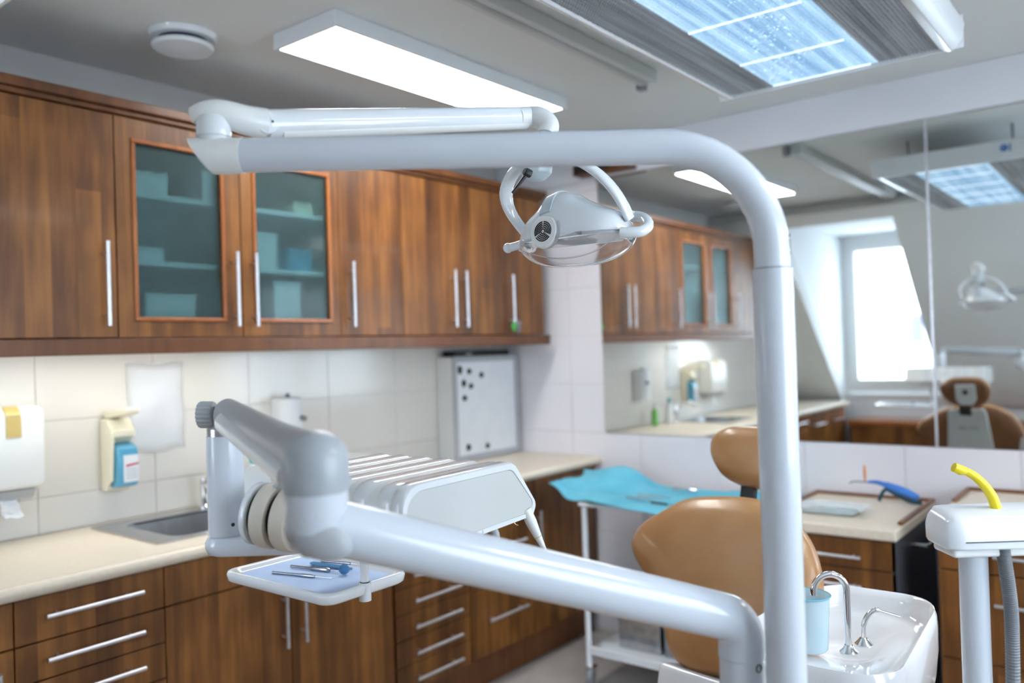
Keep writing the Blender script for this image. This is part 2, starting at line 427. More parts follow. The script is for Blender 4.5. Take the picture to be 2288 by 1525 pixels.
sa = w1.part('sash', sm, 'white_plastic', bevel=.006)
w1.part('window_pane', B(fx0+.115, YW-.004, fz0+.125, fx1-.115, YW+.002, fz1-.145), 'pane', sa)
w1.part('window_sill', B(X0, YW+.02, .925, X1, YK+.012, .955), 'white_plastic', bevel=.008)
# right-hand wall with its window (lights the room from the side)
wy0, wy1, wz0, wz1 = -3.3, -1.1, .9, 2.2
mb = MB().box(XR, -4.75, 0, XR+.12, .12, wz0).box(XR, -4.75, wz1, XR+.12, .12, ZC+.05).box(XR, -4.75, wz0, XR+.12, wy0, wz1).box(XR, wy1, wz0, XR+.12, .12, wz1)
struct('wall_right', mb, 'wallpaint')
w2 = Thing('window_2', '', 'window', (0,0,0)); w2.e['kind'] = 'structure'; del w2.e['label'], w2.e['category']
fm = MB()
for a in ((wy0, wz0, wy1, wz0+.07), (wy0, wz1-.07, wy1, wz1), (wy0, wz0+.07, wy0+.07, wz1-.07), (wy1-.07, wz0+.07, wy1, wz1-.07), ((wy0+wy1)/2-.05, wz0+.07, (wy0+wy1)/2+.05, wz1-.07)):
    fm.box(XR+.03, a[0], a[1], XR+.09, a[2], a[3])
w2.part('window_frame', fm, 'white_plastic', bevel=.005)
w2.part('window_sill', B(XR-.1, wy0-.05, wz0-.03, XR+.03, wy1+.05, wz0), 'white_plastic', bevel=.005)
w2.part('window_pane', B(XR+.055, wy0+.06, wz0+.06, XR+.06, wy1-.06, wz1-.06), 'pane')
# baseboards
struct('baseboard_north', B(2.8, -.012, 0, XR, 0, .08), 'white_plastic', bevel=.003)
# neighbour's house seen through the dormer
hb = Thing('house', 'pale washed-out house wall seen faintly through the dormer window', 'building', (1.0, -14.5, -3))
hb.part('wall', B(-5.0, -16, -3, 2.0, -14.5, 1.3), 'house')
hb.part('roof', MB().prism([(-5.2, -14.4, 1.3), (-5.2, -16.1, 1.3), (-5.2, -15.25, 2.0)], (7.4, 0, 0)), 'house')
def seen(px, py, Y):
    r = ray(px, py); return CAM + r*((-Y - CAM.y)/r.y)
wa, wb_ = seen(2033, 703, -14.46), seen(2064, 764, -14.46)
hb.part('window', B(min(wa.x, wb_.x), -14.5, wb_.z, max(wa.x, wb_.x), -14.46, wa.z), 'house_glass')

# ================================================================== MIRROR
for i, (a, b) in enumerate(((.665, 2.2), (2.204, 4.3))):
    single('wall_mirror', B(a, -.006, 1.022, b, -.0005, 2.318), 'mirror',
           ('left-hand frameless mirror panel on the tiled wall beside the walnut cabinets', 'right-hand frameless mirror panel on the tiled wall above the small side cabinets')[i], 'mirror', 'frameless mirror panels along the wall', base=(a, 0, 1.022))

single('mirror_joint', B(2.197, -.010, 1.022, 2.207, -.0065, 2.318), 'alu', 'thin pale vertical strip covering the joint between the two mirror panels', 'strip')
# ================================================================== WALNUT CABINETS, LEFT WALL
def handle_v(t, door, X, Y, z0, z1):
    mb = MB().tube([(X+.032, Y, z0), (X+.032, Y, z1)], .0062, 14)
    for z in (z0+.035, z1-.035): mb.tube([(X-.002, Y, z), (X+.032, Y, z)], .0035, 10)
    t.part('handle', mb, 'alu', door)
def handle_h(t, dr, X, y0, y1, z):
    mb = MB().tube([(X+.032, y0, z), (X+.032, y1, z)], .0062, 14)
    for y in (y0+.035, y1-.035): mb.tube([(X-.002, y, z), (X+.032, y, z)], .0035, 10)
    t.part('handle', mb, 'alu', dr)
DX = .37
def carcass_open(t, X, y0, y1, z0, z1, m='carcass'):
    mb = MB().box(.004, y0, z0, X, y0+.016, z1).box(.004, y1-.016, z0, X, y1, z1).box(.004, y0+.016, z0, X, y1-.016, z0+.016)
    mb.box(.004, y0+.016, z1-.016, X, y1-.016, z1).box(.004, y0+.016, z0+.016, .012, y1-.016, z1-.016)
    return t.part('carcass', mb, m)
ZB, ZTOP = 1.535, 2.232
def plain_door(t, y0, y1, hy):
    d = t.part('door', B(DX-.02, y0+.0015, ZB, DX, y1-.0015, ZTOP), 'wood', bevel=.0018)
    if hy is not None: handle_v(t, d, DX, hy, 1.57, 1.83)
    return d
def glass_door(t, y0, y1, hy, wl_, wr_):
    a, b, c, d_ = y0+.0015, y1-.0015, ZB, ZTOP
    py0, py1, pz0, pz1 = y0+wl_, y1-wr_, 1.60, 2.155
    mb = MB().box(DX-.02, a, c, DX, py0, d_).box(DX-.02, py1, c, DX, b, d_).box(DX-.02, py0, c, DX, py1, pz0).box(DX-.02, py0, pz1, DX, py1, d_)
    d = t.part('door', mb, 'wood')
    r = MB(); w = .014
    for q in ((py0-w, pz0-w, py1+w, pz0), (py0-w, pz1, py1+w, pz1+w), (py0-w, pz0, py0, pz1), (py1, pz0, py1+w, pz1)):
        r.box(DX-.004, q[0], q[1], DX+.006, q[2], q[3])
    t.part('glazing_bead', r, 'wood_rim', d, label='orange-brown moulding round the glass', bevel=.0035)
    t.part('pane', B(DX-.013, py0-.004, pz0-.004, DX-.009, py1+.004, pz1+.004), 'frosted', d, label='frosted green-grey glass pane')
    handle_v(t, d, DX, hy, 1.57, 1.83)
    return d
# unit at the left edge
t = Thing('wall_cabinet', 'walnut wall cabinet with a plain door, at the left end of the upper row', 'cabinet', (.18, -2.57, ZB), 'walnut wall cabinets')
t.part('carcass', B(.004, -2.799, ZB, DX-.022, -2.352, ZTOP), 'carcass'); plain_door(t, -2.80, -2.351, -2.392)
# glass unit
t = Thing('wall_cabinet', 'walnut wall cabinet with two frosted glass doors', 'cabinet', (.18, -1.91, ZB), 'walnut wall cabinets')
carcass_open(t, DX-.022, -2.350, -1.462, ZB, ZTOP, 'shelfdark')
mb = MB()
for z in (1.77, 1.99): mb.box(.012, -2.334, z, .30, -1.478, z+.016)
t.part('shelf', B(.012, -2.334, 1.77, .335, -1.478, 1.786), 'label_white'); t.part('shelf', B(.012, -2.334, 1.99, .335, -1.478, 2.006), 'label_white')
glass_door(t, -2.350, -1.906, -1.941, .066, .078)
glass_door(t, -1.905, -1.462, -1.865, .062, .056)
# things inside, shapes seen through the frost
inside = [(-2.28, -2.15, 2.006, 2.08, 'label_white'), (-2.02, -1.94, 2.006, 2.11, 'label_white'), (-1.82, -1.72, 1.786, 1.92, 'label_white'), (-1.67, -1.56, 1.786, 1.87, 'soap_blue'),
          (-2.26, -2.17, 1.786, 1.83, 'label_white'), (-2.24, -2.06, 1.551, 1.68, 'white_plastic'), (-1.74, -1.62, 1.551, 1.74, 'label_white'), (-1.64, -1.55, 2.006, 2.05, 'cream')]
where = ['on the top shelf behind the left glass door', 'standing on the top shelf beside the left glass door handle', 'on the middle shelf behind the right glass door', 'on the middle shelf behind the right glass door, beside a white box',
         'flat on the middle shelf behind the left glass door', 'on the cabinet floor behind the left glass door', 'standing on the cabinet floor behind the right glass door', 'flat on the top shelf behind the right glass door']
kinds = ['white', 'tall narrow white', 'tall white', 'blue', 'small white', 'white', 'tall white', 'small cream']
for (a, b, z0, z1, m), w, k in zip(inside, where, kinds):
    t2 = Thing('storage_box', f'{k} box {w}', 'box', (.2, (a+b)/2, z0), 'boxes inside the glass cabinet')
    t2.part('box_body', B(.17, a, z0+.0005, .325, b, z1-.01), m, bevel=.003)
    t2.part('lid', B(.167, a-.003, z1-.01, .328, b+.003, z1), m, bevel=.002)
# double plain unit, wide door + narrow
t = Thing('wall_cabinet', 'walnut wall cabinet with one wide plain door, its bar handle on the left', 'cabinet', (.18, -1.11, ZB), 'walnut wall cabinets')
t.part('carcass', B(.004, -1.460, ZB, DX-.022, -1.121, ZTOP), 'carcass'); plain_door(t, -1.461, -1.12, -1.416)
t = Thing('wall_cabinet', 'walnut wall cabinet of two plain doors whose bar handles meet', 'cabinet', (.18, -.78, ZB), 'walnut wall cabinets')
t.part('carcass', B(.004, -1.118, ZB, DX-.022, -.432, ZTOP), 'carcass'); plain_door(t, -1.119, -.776, -.815); plain_door(t, -.775, -.431, -.737)
t = Thing('wall_cabinet', 'walnut wall cabinet with keys hanging from its handle, at the mirror end', 'cabinet', (.18, -.26, ZB), 'walnut wall cabinets')
t.part('carcass', B(.004, -.429, ZB, DX-.022, -.10, ZTOP), 'carcass'); plain_door(t, -.430, -.10, -.390)
t.part('end_panel', B(.004, -.10, ZB, DX-.022, -.084, ZTOP), 'wood')
# keys on that handle
t = Thing('key_ring', 'bunch of small keys with a green tag hanging from the last upper cabinet handle', 'keys', (.405, -.39, 1.53))
t.part('split_ring', MB().tube([(.405+.012*math.cos(a)*.3, -.39+.014*math.cos(a), 1.60+.014*math.sin(a)) for a in [2*PI*i/20 for i in range(20)]], .0012, 8, closed=True), 'chrome')
t.part('tag', MB().prism([(.408, -.43, 1.575), (.408, -.405, 1.600), (.408, -.385, 1.575), (.408, -.405, 1.545)], (.004, 0, 0)), 'green', label='green key tag', bevel=.0015)
for k, (dy, zz) in enumerate(((.018, 1.535), (.028, 1.55))):
    q = MB().lathe([(.010, 0), (.011, .001), (.011, .003), (.010, .004)], (.405, -.385+dy, 1.59), (1,0,0), 16).box(.4055, -.389+dy, zz, .4075, -.381+dy, 1.583)
    t.part('key', q, 'dark_grey')
# cornice and light rail
single('cornice', B(.02, -2.80, 2.234, .385, -.083, 2.25).box(.02, -2.80, 2.25, .402, -.083, 2.279), 'wood_plain', 'dark walnut cornice running along the top of the wall cabinets', 'cornice', bevel=.003)
single('light_rail', B(.352, -2.80, 1.482, .395, -.083, 1.531).box(.004, -.10, 1.482, .352, -.083, 1.531).box(.004, -2.80, 1.519, .352, -.10, 1.531), 'wood_plain', 'dark walnut rail along the underside of the wall cabinets', 'rail', bevel=.003)
# light under the cabinets
t = Thing('under_cabinet_light', 'slim lamp under the wall cabinets lighting the cream tiles', 'lamp', (.10, -2.3, 1.50))
t.part('housing', B(.20, -2.75, 1.503, .27, -1.75, 1.518), 'white_plastic', bevel=.003)
t.part('diffuser', B(.205, -2.74, 1.498, .265, -1.76, 1.503), mat('tube_glow', (.9,.9,.9), .5, emit=(1.0,.98,.86), es=8.0))

# base units, fronts at X=.60, tops at .855
BX = .60
def base_unit(label, y0, y1):
    t = Thing('base_cabinet', label, 'cabinet', (.3, (y0+y1)/2, 0), 'walnut base cabinets')
    t.part('carcass', B(.02, y0+.001, .145, BX-.022, y1-.001, .858 if y1-y0 < .8 else .752), 'carcass')
    return t
def front(t, name, y0, y1, z0, z1):
    return t.part(name, B(BX-.02, y0+.0015, z0+.002, BX, y1-.0015, z1-.002), 'wood', bevel=.002)
t = base_unit('far walnut drawer cabinet under the sloping ceiling, seen in the mirror', -4.2, -3.7)
for k in range(3): d = front(t, 'drawer', -4.2, -3.7, .855-.235*(k+1), .855-.235*k); handle_h(t, d, BX, -4.08, -3.82, .855-.235*k-.10)
t = base_unit('walnut drawer cabinet next to the far one, visible only in the mirror', -3.7, -3.2)
for k in range(3): d = front(t, 'drawer', -3.7, -3.2, .855-.235*(k+1), .855-.235*k); handle_h(t, d, BX, -3.58, -3.32, .855-.235*k-.10)
t = base_unit('walnut base cabinet cut by the left edge of the view, drawer over doors', -3.2, -2.755)
d = front(t, 'drawer', -3.2, -2.755, .735, .855); handle_h(t, d, BX, -3.11, -2.85, .80)
d = front(t, 'door', -3.2, -2.755, .15, .735); handle_v(t, d, BX, -2.80, .49, .69)
t = base_unit('walnut drawer cabinet of three bar-handled drawers left of the sink', -2.755, -2.350)
for z0, z1, hz in ((.735, .855, .804), (.634, .735, .691), (.53, .634, .590), (.34, .53, .47), (.15, .34, .28)):
    d = front(t, 'drawer', -2.755, -2.350, z0, z1); handle_h(t, d, BX, -2.688, -2.428, hz)
t = base_unit('wide walnut sink cabinet with two doors under a plain panel', -2.350, -1.445)
front(t, 'front_panel', -2.350, -1.445, .735, .855)
d = front(t, 'door', -2.350, -1.9075, .15, .735); handle_v(t, d, BX, -1.945, .50, .69)
d = front(t, 'door', -1.9065, -1.445, .15, .735); handle_v(t, d, BX, -1.870, .50, .69)
t = base_unit('walnut chest of seven shallow drawers right of the sink cabinet', -1.445, -1.000)
for k in range(7):
    z1 = .855-.1*k; z0 = z1-.1 if k < 6 else .15
    d = front(t, 'drawer', -1.445+.012, -1.0-.008, z0, z1); handle_h(t, d, BX, -1.357, -1.093, z1-.053)
t = base_unit('walnut cabinet of three deep drawers next to the corner', -1.000, -.560)
for z0, z1, hz in ((.70, .855, .775), (.44, .70, .604), (.15, .44, .306)):
    d = front(t, 'drawer', -1.0, -.56, z0, z1); handle_h(t, d, BX, -.915, -.648, hz)
t = base_unit('narrow walnut corner cabinet with one door beside the mirror wall', -.560, -.012)
d = front(t, 'door', -.56, -.012, .15, .855); handle_v(t, d, BX, -.533, .52, .71)
t = Thing('low_cabinet', 'low brown cabinet under the dormer window, seen in the mirror', 'cabinet', (1.4, -4.25, 0))
t.part('carcass', B(.68, -4.44, .002, 2.30, -4.07, .70), 'wood_plain')
t.part('cabinet_top', B(.66, -4.445, .70, 2.32, -4.04, .74), 'wood_rim', bevel=.004)
for k_ in range(3): t.part('door', B(.70+.53*k_, -4.07, .06, 1.22+.53*k_, -4.05, .69), 'wood', bevel=.003)
t = Thing('plinth', 'dark walnut plinth under the long row of base cabinets', 'plinth', (.3, -2.1, 0))
t.part('plinth_board', B(.53, -4.2, 0.001, .55, -.002, .143), 'wood_plain')
# worktop with a cut-out for the sink
SX0, SX1, SY0, SY1 = .055, .515, -2.315, -1.83
bx0, bx1, by0, by1 = .12, .47, -2.235, -1.86
mb = MB().box(.003, -4.22, .86, .62, by0, .90).box(.003, by1, .86, .62, -.003, .90).box(.003, by0, .86, bx0, by1, .90).box(bx1, by0, .86, .62, by1, .90)
wt = single('worktop', mb, 'counter', 'long cream laminate worktop on the walnut base cabinets, holding the sink', 'worktop', base=(.3, -2.1, .86))
wt2 = mesh_obj('front_edge', MB().tube([(.618, -4.22, .88), (.618, -.003, .88)], .0195, 16), 'counter', V((.3, -2.1, .86)), wt)
# sink
t = Thing('sink', 'stainless steel inset sink in the cream worktop', 'sink', (.3, -2.07, .90))
mb = MB()
z = .9035
o_ = rrect(SX1-SX0, SY1-SY0, .02, 5, ((SX0+SX1)/2, (SY0+SY1)/2))
i_ = rrect(bx1-bx0, by1-by0, .05, 5, ((bx0+bx1)/2, (by0+by1)/2))
i2 = rrect(bx1-bx0-.03, by1-by0-.03, .05, 5, ((bx0+bx1)/2, (by0+by1)/2))
i3 = rrect(bx1-bx0-.10, by1-by0-.10, .05, 5, ((bx0+bx1)/2, (by0+by1)/2))
mb.rings([[V((x, y, .9008)) for x, y in o_], [V((x, y, z+.002)) for x, y in o_], [V((x, y, z-.0005)) for x, y in [((a*.9+c*.1), (b*.9+d*.1)) for (a, b), (c, d) in zip(o_, i_)]], [V((x, y, z)) for x, y in i_], [V((x, y, .895)) for x, y in i_], [V((x, y, .775)) for x, y in i2], [V((x, y, .762)) for x, y in i3]], caps=False)
n_ = len(i3); mb.f.append(tuple(len(mb.v)-n_+k for k in range(n_)))
t.part('bowl', mb, 'steel', sharp=60)
t.part('drain', MB().lathe([(.001, 0), (.03, 0), (.032, .002), (.025, .004), (.001, .003)], ((bx0+bx1)/2, (by0+by1)/2, .7625), n=24), 'chrome')
# kitchen tap
c = on(462, 1130, 2, .905); c = V((.085, -1.90, .9045))
t = Thing('mixer_tap', 'chrome mixer tap behind the stainless steel sink', 'tap', c)
t.part('tap_body', MB().lathe([(.024, 0), (.024, .008), (.018, .014), (.018, .09), (.016, .11), (.001, .112)], c, n=24), 'chrome')
t.part('spout', MB().tube(curve([c+V((0,0,.07)), c+V((.04,-.01,.12)), c+V((.10,-.03,.135)), c+V((.14,-.05,.10))], 6), .010, 14), 'chrome')
t.part('lever', MB().tube(curve([c+V((0,0,.11)), c+V((.005,.02,.135)), c+V((.02,.05,.15))], 4), .006, 12), 'chrome')

# ================================================================== THINGS ON THE LEFT WALL
# paper towel dispenser
y0, y1 = -2.74, -2.47
t = Thing('towel_dispenser', 'white paper towel dispenser with an amber window, at the left edge', 'dispenser', (.08, (y0+y1)/2, 1.05))
prof = [(.003, 1.07), (.09, 1.07), (.115, 1.075), (.12, 1.10), (.12, 1.29), (.112, 1.315), (.09, 1.328), (.003, 1.33)]
t.part('cover', MB().prism([(x, y0, z) for x, z in prof], (0, y1-y0, 0)), 'white_plastic', bevel=.012, seg=4)
t.part('sight_window', MB().box(.1195, y1-.115, 1.235, .1225, y1-.072, 1.30), 'gold', label='amber sight window')
t.part('sight_strip', MB().prism([(.121, y1-.115, 1.302), (.114, y1-.115, 1.318), (.09, y1-.115, 1.331), (.088, y1-.115, 1.326), (.112, y1-.115, 1.31)], (0, .043, 0)), 'gold')
t.part('lock', MB().lathe([(.012, 0), (.012, .012), (.001, .013)], (.05, y1-.16, 1.331), n=20), 'dark_grey')
t.part('feed_chute', MB().prism([(.01, y0+.02, 1.069), (.10, y0+.02, 1.069), (.075, y0+.02, 1.038), (.03, y0+.02, 1.035)], (0, y1-y0-.04, 0)), 'grey_plastic', label='grey feed chute', bevel=.004)
tw = MB()
ps = curve([(.07, 0, 1.04), (.085, 0, 1.02), (.08, 0, 1.0), (.10, 0, .985)], 5)
for p in ps: pass
tw.rings([[V((p.x, y1-.12+.02*k/6+.012*i/len(ps), p.z)) for k in range(7)] for i, p in enumerate(ps)], caps=False)
tw = MB(); m_ = 7
vs = [V((p.x+.004*math.sin(k*1.3+i*.5), y1-.125+.055*k/m_+.01*i/len(ps), p.z+.003*math.sin(k))) for i, p in enumerate(ps) for k in range(m_+1)]
tw.add(vs, [(i*(m_+1)+k, i*(m_+1)+k+1, (i+1)*(m_+1)+k+1, (i+1)*(m_+1)+k) for i in range(len(ps)-1) for k in range(m_)])
single('paper_towel', tw, 'tissue', 'torn white paper towel hanging out of the dispenser', 'towel', solid=.001)
# soap dispenser
ys = -2.205
def sp(px, py, X): p = on(px, py, 0, X); return p
t = Thing('soap_dispenser', 'cream wall soap dispenser holding a blue bottle, above the sink', 'dispenser', (.05, ys, 1.0))
prof = [(.003, 1.015), (.04, 1.01), (.05, 1.02), (.052, 1.17), (.075, 1.195), (.095, 1.20), (.095, 1.225), (.075, 1.24), (.06, 1.262), (.003, 1.262)]
t.part('bracket', MB().prism([(x, ys-.042, z) for x, z in prof], (0, .084, 0)), 'cream', bevel=.008, seg=3)
t.part('side_wall', MB().prism([(.048, ys-.044, 1.03), (.082, ys-.044, 1.05), (.092, ys-.044, 1.18), (.095, ys-.044, 1.22), (.048, ys-.044, 1.22)], (0, .012, 0)), 'cream', bevel=.004)
t.part('elbow_lever', MB().prism([(.01, ys-.03, 1.262), (.06, ys-.03, 1.266), (.17, ys-.03, 1.282), (.172, ys-.03, 1.302), (.15, ys-.03, 1.304), (.05, ys-.03, 1.292), (.01, ys-.03, 1.288)], (0, .05, 0)), 'cream', bevel=.005, seg=3)
bt = t.part('bottle', MB().prism([(x, ys-.030, z) for x, z in ((.053, 1.022), (.10, 1.03), (.108, 1.05), (.11, 1.13), (.10, 1.165), (.053, 1.182))], (0, .074, 0)), 'soap_blue', bevel=.008, seg=3, label='blue liquid bottle')
t.part('label', B(.1085, ys-.012, 1.045, .1105, ys+.040, 1.138), 'label_white', bt, label='white label with a red stripe')
rb = MB().prism([(.1107, ys-.004, 1.098), (.1107, ys+.040, 1.104), (.1107, ys+.040, 1.110), (.1107, ys-.004, 1.105)], (.0006, 0, 0))
t.part('stripe', rb, 'red')
ln = MB()
for z_ in (1.088, 1.078, 1.068, 1.058): ln.box(.1107, ys-.004, z_, .1111, ys+.036, z_+.002)
t.part('lettering', ln, 'print_grey')
# plastic pouch with paper
a = on(280, 812, 0, .012); b = on(413, 985, 0, .012)
t = Thing('paper_pouch', 'translucent plastic pouch with a white sheet taped to the tiles above the soap', 'pouch', (.01, -2.04, 1.13))
mb = MB(); N = 10
rowz = [1.452-.325*i/N for i in range(N+1)]
vs = []
for i, z_ in enumerate(rowz):
    for k in range(N+1):
        yy = -2.150 + .012*i/N + (.222-.010*i/N)*k/N
        vs.append(V((.005+.010*math.sin(PI*k/N)*math.sin(PI*i/N)+.004*math.sin(i*1.1+k*.7), yy, z_ + .004*math.sin(k*.9))))
mb.add(vs, [(i*(N+1)+k, i*(N+1)+k+1, (i+1)*(N+1)+k+1, (i+1)*(N+1)+k) for i in range(N) for k in range(N)])
t.part('sleeve', mb, 'pouch', solid=.001)
t.part('sheet', B(.0005, -2.12, 1.15, .0025, -1.95, 1.43), 'label_white')
ln = MB()
for z_ in (1.185, 1.192, 1.20): ln.box(.0026, -2.05, z_, .003, -1.98, z_+.002)
t.part('lettering', ln, 'print_grey')
# roll / second dispenser on the wall behind the arm
yc = -1.49
t = Thing('foam_dispenser', 'rounded white wall dispenser behind the upper grey arm', 'dispenser', (.06, yc, 1.08))
t.part('dispenser_body', MB().prism([(.002+x, yc+y, 1.08) for x, y in ((0, -.055), (.07, -.055), (.095, -.035), (.10, 0), (.095, .035), (.07, .055), (0, .055))], (0, 0, .21)), 'label_white', bevel=.012, seg=4)
t.part('cap', MB().lathe([(.010, 0), (.011, .012), (.004, .018), (.001, .018)], (.05, yc, 1.290), n=18), 'dark_grey')
t.part('pump_nozzle', MB().tube([(.095, yc+.03, 1.205), (.118, yc+.035, 1.20)], .011, 14), 'dark_grey')
# bottles beside the tap
for nm, lab, cat, p, r, h, m, cap in (('washing_up_bottle', 'lime green bottle on the worktop beside the tap, seen in the mirror', 'bottle', (.10, -1.56, .9005), .024, .12, 'lime', 'label_white'),
                                     ('spray_bottle', 'small teal-capped bottle on the worktop behind the post', 'bottle', (.13, -1.72, .9005), .026, .15, 'label_white', 'darkteal')):
    t = Thing(nm, lab, cat, p); p = V(p)
    t.part('bottle_body', MB().lathe([(.001, 0), (r*.95, 0), (r, .006), (r, h*.75), (r*.5, h*.92), (r*.4, h), (.001, h)], p, n=24), m)
    t.part('cap', MB().lathe([(.001, h), (r*.5, h), (r*.5, h+.03), (.001, h+.032)], p, n=20), cap if cap != 'darkteal' else mat('teal_cap', (.02,.42,.42), .4))
# magnetic board box
by0_, by1_ = -.545, -.02
t = Thing('magnetic_board', 'white box-shaped magnetic board standing on the worktop under the last cabinet', 'board', (.06, -.28, .9))
t.part('box_body', B(.004, by0_, .9025, .112, by1_, 1.432), 'white_plastic', bevel=.004)
fr = MB(); w = .028
for q in ((by0_, .9025, by1_, .9025+w), (by0_, 1.432-w, by1_, 1.432), (by0_, .9025+w, by0_+w, 1.432-w), (by1_-w, .9025+w, by1_, 1.432-w)): fr.box(.112, q[0], q[1], .124, q[2], q[3])
t.part('frame', fr, 'grey_plastic', bevel=.002, label='grey frame')
t.part('face', B(.112, by0_+w, .9025+w, .117, by1_-w, 1.432-w), 'label_white')
n = 0
mags = [(1027, 826, 'tall', 'first in the top row'), (1048, 829, 'round', 'in the middle of the top row'), (1075, 837, 'slanted', 'at the right end of the top row'), (1036, 856, 'oval', 'left one of the second row'), (1052, 862, 'round', 'right one of the second row'), (1038, 889, 'round', 'alone in the third row'), (1047, 999, 'oval', 'low on the board, left of its pair'), (1089, 995, 'round', 'low on the board, right of its pair')]
for px, py, sh, wh in mags:
    p = on(px, py, 0, .1175)
    mb = MB().lathe([(.015, 0), (.015, .003), (.012, .008), (.001, .009)], p, (1, 0, 0), 18)
    if sh in ('tall', 'oval'):
        for v in mb.v: v.z = p.z + (v.z-p.z)*(1.5 if sh == 'tall' else 1.25)
    single('magnet', mb, 'black', f'{sh} black magnet {wh}', 'magnet', 'black magnets on the white board', base=p)
# black case and white knob on top of the board
t = Thing('black_case', 'low black case lying on top of the magnetic board', 'case', (.06, -.27, 1.4325))
t.part('case_body', B(.01, -.50, 1.433, .10, -.06, 1.462), 'black', bevel=.006)
t.part('clasp', B(.10, -.42, 1.441, .104, -.38, 1.453), 'grey_plastic', bevel=.001)
# small dark wooden box above the mirror
a = on(1300, 385, 1, -.05); b = on(1420, 372, 1, -.05)
t = Thing('wall_box', 'small dark walnut box fixed high above the corner of the mirror', 'box', (.80, -.05, 2.345))
t.part('cabinet', B(.58, -.10, 2.33, .90, -.013, 2.44), 'wood_plain', bevel=.004)
t.part('grille', B(.590, -.106, 2.34, .80, -.10, 2.435), 'black', bevel=.002)

# ================================================================== CEILING FITTINGS
def led_panel(x0, x1, y0, y1, label):
    t = Thing('led_panel', label, 'ceiling light', ((x0+x1)/2, (y0+y1)/2, 2.45), 'LED ceiling panels')
    mb = MB(); w = .014; zb = 2.448
    for q in ((x0, y0, x1, y0+w), (x0, y1-w, x1, y1), (x0, y0+w, x0+w, y1-w), (x1-w, y0+w, x1, y1-w)): mb.box(q[0], q[1], zb, q[2], q[3], ZC-.0005)
    t.part('housing', mb, 'white_enamel', bevel=.002)
    t.part('diffuser', B(x0+w, y0+w, zb+.002, x1-w, y1-w, zb+.006), 'leddiff', label='glowing white diffuser')
led_panel(.700, 1.005, -1.985, -.765, 'long glowing white LED panel on the ceiling over the wall cabinets')
led_panel(3.5, 3.8, -2.2, -1.0, 'added out-of-view white LED panel on the ceiling by the side window, away from the wall cabinets')  # added lamp out of view, gives the room more fill light
# round air valve
c = V((.485, -2.175, ZC))
t = Thing('air_valve', 'round white ceiling air valve with a dark gap, above the cabinets', 'vent', c)
t.part('ring', MB().lathe([(.070, -.001), (.108, -.001), (.105, -.008), (.098, -.016), (.076, -.018), (.070, -.001)], c, n=48, caps=False), 'white_enamel')
t.part('throat', MB().lathe([(.072, -.002), (.072, -.024), (.001, -.024)], c, n=40), mat('violet_black', (.02,.018,.04), .3))
t.part('disc', MB().lathe([(.001, -.026), (.080, -.028), (.093, -.034), (.095, -.040), (.088, -.047), (.001, -.056)], c, n=48), 'white_enamel')
# curtain rail
t = Thing('ceiling_rail', 'pale grey slotted rail along the ceiling beside the LED panel', 'rail', (1.40, -2, 2.46))
t.part('track', B(1.372, -2.75, 2.452, 1.445, -.80, 2.499), 'panel_grey', bevel=.004)
t.part('slot', B(1.40, -2.75, 2.448, 1.418, -.82, 2.452), 'grey_plastic')
t.part('end_stop', B(1.352, -.80, 2.442, 1.385, -.765, 2.492), 'dark_grey', bevel=.003, label='dark end stop')
# suspended fluorescent fixture
fx0, fx1, fy0, fy1 = 1.80, 2.42, -2.46, -.965
zb = 2.28
t = Thing('fluorescent_fixture', 'large suspended fluorescent light with a prismatic diffuser above the dental unit', 'ceiling light', (2.12, -1.7, zb))
mb = MB()
prof = [(fx0-.004, zb), (fx0-.018, zb+.004), (fx0-.05, zb+.075), (fx0-.045, zb+.10), (fx1+.045, zb+.10), (fx1+.085, zb+.07), (fx1+.075, zb+.02), (fx1+.05, zb-.005), (fx1+.03, zb), (fx1+.012, zb+.012), (fx0+.01, zb+.012)]
mb.prism([(x, fy0-.02, z_) for x, z_ in prof], (0, fy1-fy0+.04, 0))
t.part('housing', mb, 'white_enamel', bevel=.003)
t.part('end_plate', B(fx0-.045, fy1+.02, zb+.001, fx1+.08, fy1+.026, zb+.097), 'white_enamel', bevel=.002)
def prisms(x0, x1, y0, y1, nx, ny, h, seed):
    mb = MB(); dx = (x1-x0)/nx; dy = (y1-y0)/ny; rnd = random.Random(seed)
    vs = []; fs = []
    for i in range(nx):
        for j in range(ny):
            a, b = x0+i*dx, y0+j*dy; k = len(vs)
            vs += [V((a, b, zb+.008)), V((a+dx, b, zb+.008)), V((a+dx, b+dy, zb+.008)), V((a, b+dy, zb+.008)), V((a+dx*rnd.uniform(.35,.65), b+dy*rnd.uniform(.35,.65), zb+.008-h))]
            fs += [(k+1, k, k+4), (k+2, k+1, k+4), (k+3, k+2, k+4), (k, k+3, k+4)]
    mb.add(vs, fs); return mb
xa, xb = 1.95, 2.275
o = t.part('diffuser', prisms(fx0+.002, xa, fy0, fy1, 15, 150, .005, 1), 'dim_prism', label='grey unlit prismatic strip'); o['kind'] = 'stuff'
o = t.part('diffuser', prisms(xa, xb, fy0, fy1, 30, 150, .003, 2), 'glow_prism', label='pale blue prismatic band with reflected light put in as glow'); o['kind'] = 'stuff'
o = t.part('diffuser', prisms(xb, fx1+.02, fy0, fy1, 16, 150, .005, 3), 'dim_prism', label='grey unlit prismatic strip'); o['kind'] = 'stuff'
for y in (-2.2, -1.89, -1.58, -1.24, -.975): t.part('bright_bar', B(xa+.005, y-.0018, zb+.002, xb-.02, y+.0018, zb+.006), 'tube_gap')
for x in (fx0+.08, fx1-.06):
    for y in (fy0+.2, fy1-.2): t.part('hanger', MB().tube([(x, y, zb+.09), (x, y, ZC)], .006, 10), 'dark_grey')
